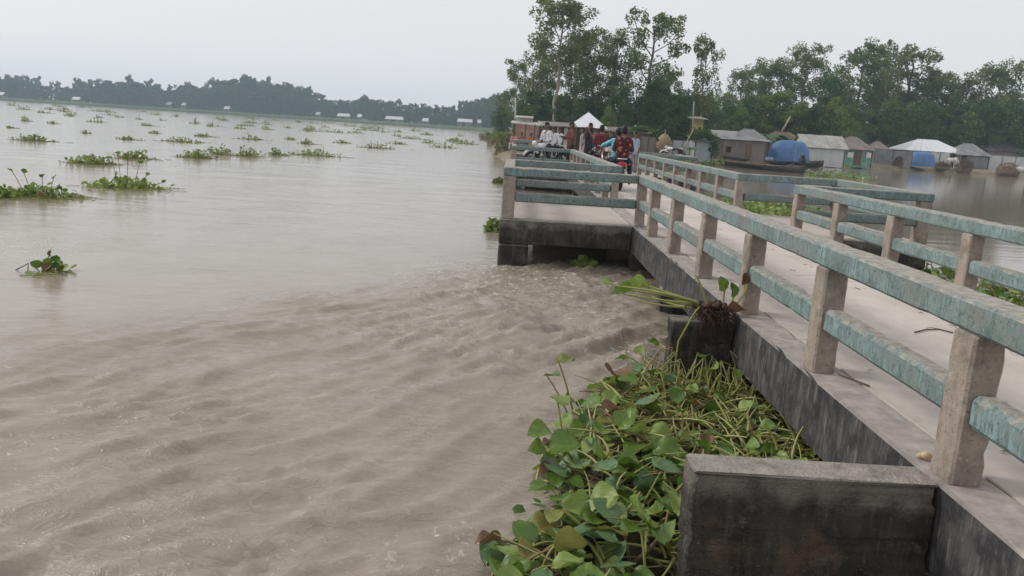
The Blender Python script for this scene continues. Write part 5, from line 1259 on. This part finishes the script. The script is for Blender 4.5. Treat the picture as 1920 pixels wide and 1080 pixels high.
WHITE_S = cloth('white_shirt', (.62, .63, .66), .1); MAROON = cloth('maroon_shirt', (.155, .028, .035)); MAROON2 = cloth('brownish_maroon_shirt', (.13, .055, .055)); GREY_S = cloth('grey_shirt', (.27, .25, .25)); DARKV = cloth('dark_vest', (.035, .035, .045)); ORANGE = cloth('orange_cloth', (.44, .15, .055)); PINK = cloth('pink_cloth', (.50, .22, .19))
NAVY = cloth('navy_trousers', (.025, .028, .05)); CREAM = cloth('cream_trousers', (.52, .49, .44), .1); BLACKT = cloth('black_trousers', (.022, .022, .024)); PALEB = cloth('pale_blue_cloth', (.34, .44, .52), .2); LUNGI = cloth('checked_lungi', (.16, .12, .13), .5)

def person(label, loc, face, H, shirt, trousers, pose='stand', sleeve='short', arms='down', tilt=0.0, lean=0.0, seat=.78):
    """one continuous body grown over a posed skeleton; local +Y is where the person faces"""
    s = H/1.70; caps = []
    def cap(a, ra, b, rb, m): caps.append((Vector(a), ra, Vector(b), rb, m))
    # materials: 0 skin 1 shirt 2 trousers 3 hair 4 shoe 5 eye
    sit = pose in ('ride', 'sit')
    pz = .93 if not sit else seat/s+.06
    pel = Vector((0, 0, pz)); fw = Vector((0, math.sin(lean), math.cos(lean)))
    ch = pel+fw*.40; nk = pel+fw*.53
    for sx in (-1, 1):
        cap(pel+Vector((sx*.075, 0, -.02)), .105, ch+Vector((sx*.095, 0, .03)), .105, 1)
        cap(ch+Vector((sx*.10, 0, .03)), .10, nk+Vector((sx*.13, 0, -.07)), .075, 1)
        hip = pel+Vector((sx*.09, 0, -.03))
        if pose == 'stand':
            st_ = .03*sx; kn = Vector((sx*.105, .015, .50)); an = Vector((sx*.115, -.01+st_, .09))
        elif pose == 'stride':
            kn = Vector((sx*.10, .10*sx+.04, .50)); an = Vector((sx*.11, .20*sx-.02, .10))
        elif pose == 'ride':
            kn = Vector((sx*.24, .36, pz-.14)); an = Vector((sx*.25, .16, .26 if seat > .7 else .12))
        elif pose == 'straddle':
            kn = Vector((sx*.20, .10, .50)); an = Vector((sx*.26, .05, .09))
        else:
            kn = Vector((sx*.13, .42, pz-.02)); an = Vector((sx*.14, .40, max(.1, pz-.42)))
        lung = trousers is LUNGI
        cap(hip, .098, kn, .075 if not lung else .10, 2); cap(kn, .072 if not lung else .10, an+Vector((0, 0, .03)), .056 if not lung else .085, 2)
        cap(an, .040, an+Vector((0, .015, -.04)), .040, 0); cap(an+Vector((0, -.02, -.055)), .036, an+Vector((sx*.015, .155, -.065)), .030, 4)
        sh = nk+Vector((sx*.175, 0, -.085))
        if arms == 'down': el = sh+Vector((sx*.06, -.03, -.27)); wr = el+Vector((sx*.01, .06, -.23))
        elif arms == 'phone': el = sh+Vector((sx*.02, .14, -.20)); wr = Vector((sx*.05, .34, nk.z+.04))
        elif arms == 'bars': el = sh+Vector((sx*.17, .16, -.20)); wr = Vector((sx*.33, .62, 1.0))
        elif arms == 'bars_wide': el = sh+Vector((sx*.22, .16, -.14)); wr = Vector((sx*.35, .60, 1.02))
        elif arms == 'lap': el = sh+Vector((sx*.07, .03, -.25)); wr = Vector((sx*.14, .26, pel.z+.12))
        elif arms == 'crossed': el = sh+Vector((sx*.05, .07, -.25)); wr = ch+Vector((-sx*.09, .17, -.06))
        elif arms == 'hip': el = sh+Vector((sx*.16, -.06, -.22)); wr = pel+Vector((sx*.15, .05, .06))
        else: el = sh+Vector((sx*.06, .10, -.24)); wr = el+Vector((-sx*.06, .22, .06))
        cap(sh, .068, el, .056 if sleeve != 'none' else .042, 1 if sleeve != 'none' else 0)
        d = (wr-el).normalized()
        if sleeve == 'long': cap(el, .050, wr-d*.02, .040, 1)
        else: cap(el, .040, wr, .028, 0)
        hd = wr+d*.045; cap(wr, .028, hd+d*.02, .030, 0)
        side = d.cross(Vector((0, 0, 1))); side = side.normalized() if side.length > .2 else Vector((1, 0, 0)); crl = Vector((0, .25, -.35)) if arms != 'down' else Vector((-sx*.3, .2, 0))
        for i, ln in enumerate((.058, .068, .064, .048)):
            b0 = hd+d*.03+side*(i-1.5)*.019; m = b0+d*ln*.6; cap(b0, .0095, m, .009, 0); cap(m, .009, m+(d+crl).normalized()*ln*.5, .008, 0)
        th = wr+d*.03; cap(th, .012, th+(d*.5-side*sx*.9).normalized()*.055, .010, 0)
    cap(pel+Vector((0, 0, -.05)), .12, pel+fw*.10, .12, 1)            # shirt tail over the hips
    cap(nk+Vector((0, 0, -.05)), .055, nk+fw*.07, .052, 0)
    hc = nk+fw*.165+Vector((0, .02, 0)); hy = Vector((math.sin(tilt), math.cos(tilt), 0)); hx = Vector((hy.y, -hy.x, 0))
    cap(hc+Vector((0, 0, -.02)), .080, hc+Vector((0, 0, .035)), .088, 0); cap(hc+hy*.035+Vector((0, 0, -.075)), .050, hc+hy*.03+Vector((0, 0, -.03)), .062, 0)
    cap(hc+hy*.088+Vector((0, 0, -.012)), .014, hc+hy*.100+Vector((0, 0, -.030)), .015, 0)
    for sx in (-1, 1):
        cap(hc+hx*sx*.087+Vector((0, 0, -.02)), .016, hc+hx*sx*.090+Vector((0, 0, .012)), .018, 0); cap(hc+hx*sx*.032+hy*.083+Vector((0, 0, .008)), .010, hc+hx*sx*.036+hy*.082+Vector((0, 0, .008)), .010, 5)
    cap(hc+hy*.074+Vector((-.02, 0, -.068)), .008, hc+hy*.074+Vector((.02, 0, -.068)), .008, 5)
    cap(hc-hy*.020+Vector((0, 0, .055)), .092, hc+hy*.022+Vector((0, 0, .070)), .082, 3); cap(hc-hy*.032+Vector((0, 0, -.03)), .080, hc-hy*.028+Vector((0, 0, .05)), .086, 3)
    mb = MB()
    for (a, ra, b, rb, m) in caps:
        d = b-a
        if d.length < 1e-4: d = Vector((0, 0, 1e-3)); b = a+d
        dn = d.normalized(); pts = []; rad = []
        for t in (-1, -.7, 0): pts.append(a+dn*ra*t); rad.append(ra*math.sqrt(max(.02, 1-t*t)))
        for t in (0, .7, 1): pts.append(b+dn*rb*t); rad.append(rb*math.sqrt(max(.02, 1-t*t)))
        if d.length < 1e-3: del pts[3], rad[3]
        mb.tube(pts, rad, 10)
    mats = [SKIN, shirt, trousers, HAIR, SHOE, EYE_M]
    me = mb.mesh('person', mats)
    o = bpy.data.objects.new('person', me); COL.objects.link(o)
    md = o.modifiers.new('r', 'REMESH'); md.mode = 'VOXEL'; md.voxel_size = .0155; md.use_smooth_shade = True
    dg = bpy.context.evaluated_depsgraph_get(); ev = o.evaluated_get(dg); nm = bpy.data.meshes.new_from_object(ev, depsgraph=dg)
    o.modifiers.clear(); o.data = nm; bpy.data.meshes.remove(me)
    nm.materials.clear()
    for m in mats: nm.materials.append(m)
    n = len(nm.polygons); cen = np.zeros(n*3, np.float32); nm.polygons.foreach_get('center', cen); cen = cen.reshape(-1, 3)
    best = np.full(n, 1e9); mi = np.zeros(n, np.int32)
    for (a, ra, b, rb, m) in caps:
        A = np.array(a); D = np.array(b)-A; t = np.clip(((cen-A)@D)/max(1e-9, D@D), 0, 1); dist = np.linalg.norm(cen-A-t[:, None]*D, axis=1)-(ra+(rb-ra)*t)
        k = dist < best; best[k] = dist[k]; mi[k] = m
    nm.polygons.foreach_set('material_index', mi); nm.polygons.foreach_set('use_smooth', np.ones(n, bool)); nm.update()
    o.location = loc; o.rotation_euler = (0, 0, face); o.scale = (s, s, s)
    return tag(o, label, 'person', 'people at the bridge end')

# ------------------------------------------------------------------ motorcycles
TYRE = simple('tyre_rubber', (.022, .020, .019), .9, .3, 20); CHROME = simple('dull_chrome', (.55, .55, .56), .28, .1, 10, .5, .9); BLK = simple('black_plastic', (.02, .02, .022), .45, .2, 10); SEATM = simple('black_seat', (.018, .017, .018), .6, .2, 10)
REDP = simple('red_paint', (.28, .015, .02), .3, .15, 5, .5); WHP = simple('white_gloss_paint', (.72, .72, .73), .3, .08, 5, .5); LAMPR = simple('red_lamp_glass', (.40, .02, .03), .2, .1, 8, .5); LAMPW = simple('headlamp_glass', (.72, .66, .56), .15, .1, 8, .6); PLATE = simple('number_plate', (.45, .45, .43), .6, .2, 20); ENG = simple('engine_alloy', (.16, .155, .15), .45, .3, 12, .5, .5)
def motorcycle(label, loc, face, paint, steer=0.0, lean=0.0):
    o = empty('motorcycle', loc, face, label, 'motorcycle', 'motorcycles on the bridge'); o.rotation_euler = (0, lean, face); wb = .63; rw = .30
    def P(nm, mb, m, smooth=True, parent=o): return mb.build(nm, [m] if not isinstance(m, list) else m, parent, smooth=smooth)
    for (yv, nm) in ((-wb, 'wheel'), (wb, 'wheel')):
        w = empty(nm, (0, yv, rw)); w.parent = o
        mb = MB(); vs = []; fs = []; n, k = 28, 8
        for i in range(n):
            a = 2*math.pi*i/n
            for j in range(k):
                b = 2*math.pi*j/k; rr = rw-.055+.055*math.cos(b); vs.append((.058*math.sin(b), rr*math.cos(a), rr*math.sin(a)))
        for i in range(n):
            for j in range(k): fs.append((i*k+j, i*k+(j+1) % k, ((i+1) % n)*k+(j+1) % k, ((i+1) % n)*k+j))
        mb.add(vs, fs); P('tyre', mb, TYRE, parent=w)
        mb = MB(); ring = [(0, (rw-.10)*math.cos(2*math.pi*i/24), (rw-.10)*math.sin(2*math.pi*i/24)) for i in range(25)]; mb.tube(ring, .016, 6, False)
        for i in range(6): a = math.pi*i/3; mb.tube([(0, 0, 0), (0, (rw-.10)*math.cos(a), (rw-.10)*math.sin(a))], .014, 5)
        mb.tube([(-.07, 0, 0), (.07, 0, 0)], .045, 8); P('rim', mb, ENG, parent=w)
    mb = MB()
    for s in (-1, 1): mb.tube([(s*.09, wb, rw), (s*.09, wb-.20, .86)], [.028, .024], 8)
    P('front_fork', mb, CHROME)
    mb = MB(); ring = [(0, wb+(rw+.035)*math.cos(a), rw+(rw+.035)*math.sin(a)) for a in [R(20+10*i) for i in range(13)]]; mb.tube(ring, .055, 6); P('front_mudguard', mb, paint)
    mb = MB(); ring = [(0, -wb+(rw+.05)*math.cos(a), rw+(rw+.05)*math.sin(a)) for a in [R(70+10*i) for i in range(12)]]; mb.tube(ring, .07, 6); P('rear_mudguard', mb, BLK)
    mb = MB(); mb.tube([(0, wb-.22, .84), (0, .15, .66), (0, .12, .32), (0, -.28, .30), (0, -.32, .62), (0, .18, .70)], .028, 6)
    for s in (-1, 1): mb.tube([(s*.10, -wb, rw), (s*.10, -.25, .36)], .022, 6); mb.tube([(s*.12, -wb+.03, rw+.02), (s*.12, -.42, .68)], [.032, .028], 8)
    P('frame', mb, BLK)
    mb = MB(); mb.ball((0, .02, .40), (.14, .20, .15), 12, 8); mb.box(-.12, -.06, .42, .12, .14, .60); mb.tube([(-.16, .02, .36), (.16, .02, .36)], .10, 10); P('engine', mb, ENG)
    mb = MB(); mb.ball((0, .22, .78), (.155, .27, .13), 14, 10); P('fuel_tank', mb, paint)
    mb = MB(); mb.ball((0, -.12, .76), (.13, .20, .07), 12, 8); mb.ball((0, -.42, .80), (.125, .26, .065), 12, 8); P('seat', mb, SEATM)
    mb = MB(); mb.ball((0, -.55, .70), (.11, .24, .075), 12, 8); P('tail_cowl', mb, BLK)
    mb = MB(); mb.ball((0, -.80, .71), (.10, .05, .085), 12, 8); P('tail_light', mb, LAMPR)
    mb = MB(); mb.box(-.10, -.865, .48, .10, -.85, .60); P('number_plate', mb, PLATE, False)
    mb = MB()
    for s in (-1, 1): mb.tube([(s*.10, -.35, .80), (s*.12, -.78, .86), (s*.06, -.88, .86)], .016, 6)
    mb.tube([(-.06, -.88, .86), (.06, -.88, .86)], .016, 6); P('grab_rail', mb, CHROME)
    mb = MB(); mb.tube([(.15, .10, .30), (.17, -.20, .26), (.18, -.40, .30), (.19, -.85, .40)], [.022, .025, .05, .045], 8); P('exhaust', mb, CHROME)
    hb_ = empty('handlebar', (0, wb-.22, .88), steer); hb_.parent = o
    mb = MB(); mb.tube([(-.36, -.16, .10), (-.20, -.04, .12), (0, 0, .05), (.20, -.04, .12), (.36, -.16, .10)], .014, 6); P('bar', mb, CHROME, parent=hb_)
    for s in (-1, 1):
        mb = MB(); mb.tube([(s*.25, -.07, .115), (s*.37, -.165, .10)], .020, 7); P('grip', mb, BLK, parent=hb_)
        mb = MB(); mb.tube([(s*.24, -.05, .12), (s*.30, -.02, .28)], .007, 5); mb.ball((s*.33, -.02, .32), (.065, .018, .045), 10, 6); P('mirror', mb, BLK, parent=hb_)
    mb = MB(); mb.ball((0, .10, .0), (.10, .09, .10), 12, 8); P('headlight_shell', mb, paint, parent=hb_)
    mb = MB(); mb.ball((0, .165, .0), (.082, .035, .082), 12, 8); P('headlight', mb, LAMPW, parent=hb_)
    for (s, yv) in ((-1, .32), (1, .32), (-1, -.72), (1, -.72)):
        mb = MB(); mb.tube([(s*.09, yv, .72), (s*.19, yv, .72)], .01, 5); mb.ball((s*.21, yv, .72), (.035, .03, .025), 8, 6); P('turn_signal', mb, simple('amber_lamp', (.55, .2, .04), .3, .1, 5) if False else LAMPR)
    mb = MB(); mb.tube([(-.26, .0, .28), (.26, .0, .28)], .018, 6); mb.tube([(-.22, -.42, .34), (.22, -.42, .34)], .016, 6); P('foot_pegs', mb, BLK)
    return o
def ground_at(px, Y, z=ZD): v = at(px, 300, Y); p = at(px, 300, Y); return Vector((p.x, Y, z))
# rider pair seen from behind on the red motorcycle
my = 19.9; mx = at(1164, 330, my).x
motorcycle('motorcycle with red tail light and number plate, seen from behind, ridden by two people', (mx, my+.70, ZD), 0, REDP).scale = (.93, .93, .93)
person('motorcyclist in cyan printed shirt at the handlebar with dark trousers', (mx-.03, my+.70, ZD), 0.10, 1.56, CYANP, NAVY, 'ride', 'short', 'bars_wide', lean=.16, seat=.75)
person('pillion passenger in dark red floral shirt, back to the viewer', (mx+.04, my+.28, ZD), -.03, 1.58, FLORAL, NAVY, 'ride', 'short', 'lap', lean=.05, seat=.78)
# motorcycle facing us with maroon man
m2y = 26.0; m2x = at(1130, 300, m2y).x
motorcycle('motorcycle with round headlamp facing the viewer in the middle of the deck', (m2x, m2y+.5, ZD), math.pi+.15, simple('brown_paint', (.14, .07, .045), .35, .2, 5, .5), .2)
person('man in maroon shirt sitting on the motorcycle that faces the viewer, back turned', (at(1125, 300, m2y+.9).x, m2y+1.0, ZD), .25, 1.66, MAROON, BLACKT, 'ride', 'short', 'lap', lean=.0, seat=.80)
# white motorcycle in the middle platform with the printed-shirt man
m3y = 30.6; m3x = at(1026, 290, m3y).x
motorcycle('white and black motorcycle parked in the middle platform', (m3x, m3y, ZD), math.pi/2+.35, WHP, -.3, .06)
person('young man in white printed shirt sitting on the white motorcycle', (at(1025, 290, m3y).x, m3y+.15, ZD), math.pi/2+.9, 1.70, WHITEP, BLACKT, 'ride', 'long', 'lap', lean=.1, seat=.80)
def stand(label, px, top, Y, face, shirt, tr, **k):
    g = ground_at(px, Y); H = max(1.5, min(1.78, at(px, top, Y).z-ZD)); return person(label, g, face, H, shirt, tr, **k)
stand('man in brownish maroon shirt looking down at the railing of the middle platform', 1068, 231, 30.0, math.pi/2+.5, MAROON2, BLACKT, arms='forward', sleeve='long', tilt=.2)
stand('man in white shirt and dark trousers standing left, behind the white motorcycle', 1034, 240, 38.0, math.pi, WHITE_S, NAVY, arms='down')
stand('man in white shirt and black trousers, right one of the two in white', 1045, 241, 39.0, math.pi+.3, WHITE_S, BLACKT, arms='hip')
stand('man in grey shirt and cream trousers on the deck left of the phone holder', 1089, 241, 33.0, math.pi/2, GREY_S, CREAM, arms='down')
stand('man in dark vest holding a phone up with both hands', 1103, 233, 31.0, math.pi-.5, DARKV, NAVY, arms='phone', sleeve='none', tilt=-.2)
stand('man in pale printed clothes right of the phone holder', 1114, 245, 34.0, math.pi, m_print('pale_print', (.55, .55, .58), (.3, .32, .38), 14), CREAM, arms='crossed')
stand('man in pale blue shirt by the right railing behind the riders', 1187, 253, 31.0, math.pi+.4, PALEB, GREY_S, arms='down')
stand('person in dark clothes standing by the bamboo shelter, half hidden', 1015, 238, 42.0, math.pi, DARKV, NAVY, arms='crossed')
stand('man in dark shirt standing before the white pyramid roofed shelter', 1140, 247, 40.0, math.pi, DARKV, BLACKT, arms='down')
def sitter(label, px, Y, face, shirt, tr):
    v = at(px, 255, Y); return person(label, (v.x, Y, LZ), face, 1.6, shirt, tr, 'sit', 'short', 'lap', seat=.46)
sitter('person in pink clothes sitting at the left end of the tea stall', 964, 55.9, math.pi-.4, PINK, CREAM)
sitter('person in orange clothes sitting in the middle of the tea stall', 996, 55.9, math.pi+.3, ORANGE, ORANGE)
sitter('person in reddish clothes sitting on the stall bench between two others', 978, 56.0, math.pi, m_print('rust_print', (.40, .16, .10), (.2, .08, .07)), LUNGI)
# phone in the raised hands
ph = at(1108, 243, 30.7); mb = MB(); mb.box(-.04, -.006, -.08, .04, .006, .08); o = mb.build('phone', [BLK], None, ph); tag(o, 'small phone held up by the man in the dark vest', 'phone')
# motorcycle on the bank
g = ground_at(1259, 60, LZ); motorcycle('motorcycle standing on the bank before the cone shaped haystack', g, math.pi/2-.5, WHP, .2, .08)

# ------------------------------------------------------------------ white cow on the right bank
COWM = m_print('white_cow_hide', (.66, .62, .56), (.10, .085, .075), 1.6, .60, .66)
def cow(label, loc, face, s=1.0):
    o = empty('cow', loc, face, label, 'cow'); mb = MB()
    def c(a, ra, b, rb):
        a, b = Vector(a), Vector(b); dn = (b-a).normalized(); pts = []; rad = []
        for t in (-1, -.7, 0): pts.append(a+dn*ra*t); rad.append(ra*math.sqrt(max(.02, 1-t*t)))
        for t in (0, .7, 1): pts.append(b+dn*rb*t); rad.append(rb*math.sqrt(max(.02, 1-t*t)))
        mb.tube(pts, rad, 10)
    c((0, -.55, 1.02), .26, (0, .1, .98), .31); c((0, .1, .98), .31, (0, .5, 1.0), .27); c((0, .45, 1.25), .14, (0, .6, 1.2), .12)
    c((0, .6, 1.0), .19, (0, .95, .72), .12); c((0, .95, .72), .12, (0, 1.16, .46), .075); c((0, .98, .80), .10, (0, 1.0, .74), .11)
    for sx in (-1, 1):
        c((sx*.15, .48, .85), .13, (sx*.15, .50, .48), .065); c((sx*.15, .50, .48), .06, (sx*.15, .47, .08), .042); c((sx*.15, .47, .06), .05, (sx*.15, .51, .04), .05)
        c((sx*.15, -.58, .95), .18, (sx*.16, -.50, .62), .10); c((sx*.16, -.50, .62), .085, (sx*.16, -.70, .42), .055); c((sx*.16, -.70, .42), .05, (sx*.16, -.64, .08), .042); c((sx*.16, -.64, .06), .05, (sx*.16, -.60, .04), .05)
        c((sx*.10, .96, .84), .035, (sx*.24, .94, .80), .03); c((sx*.06, .93, .90), .025, (sx*.10, .90, 1.02), .012)
    c((0, -.80, 1.1), .035, (0, -.86, .55), .025); c((0, -.86, .52), .04, (0, -.86, .40), .03)
    me = mb.mesh('body', [COWM]); b = bpy.data.objects.new('body', me); COL.objects.link(b); b.parent = o
    md = b.modifiers.new('r', 'REMESH'); md.mode = 'VOXEL'; md.voxel_size = .03; md.use_smooth_shade = True
    o.scale = (s, s, s); return o
cow('white cow with dark patches grazing on the shore, right of the far blue cover', ground_at(1786, 109.3, LZ+.05), -math.pi/2+.25, 1.0)

# ------------------------------------------------------------------ humid haze
mb = MB(); mb.box(-1000, -30, -1.0, 800, 900, 34)
hz = mb.build('haze', []); tag(hz, 'thin pale humid haze over the river', 'haze', kind='stuff')
hm = bpy.data.materials.new('haze_air'); hm.use_nodes = True; t = hm.node_tree; t.nodes.clear()
ho = t.nodes.new('ShaderNodeOutputMaterial'); pv = t.nodes.new('ShaderNodeVolumePrincipled'); pv.inputs['Color'].default_value = (.68, .87, 1.0, 1); pv.inputs['Density'].default_value = .00056; pv.inputs['Anisotropy'].default_value = .1
t.links.new(pv.outputs[0], ho.inputs['Volume']); hz.data.materials.append(hm)
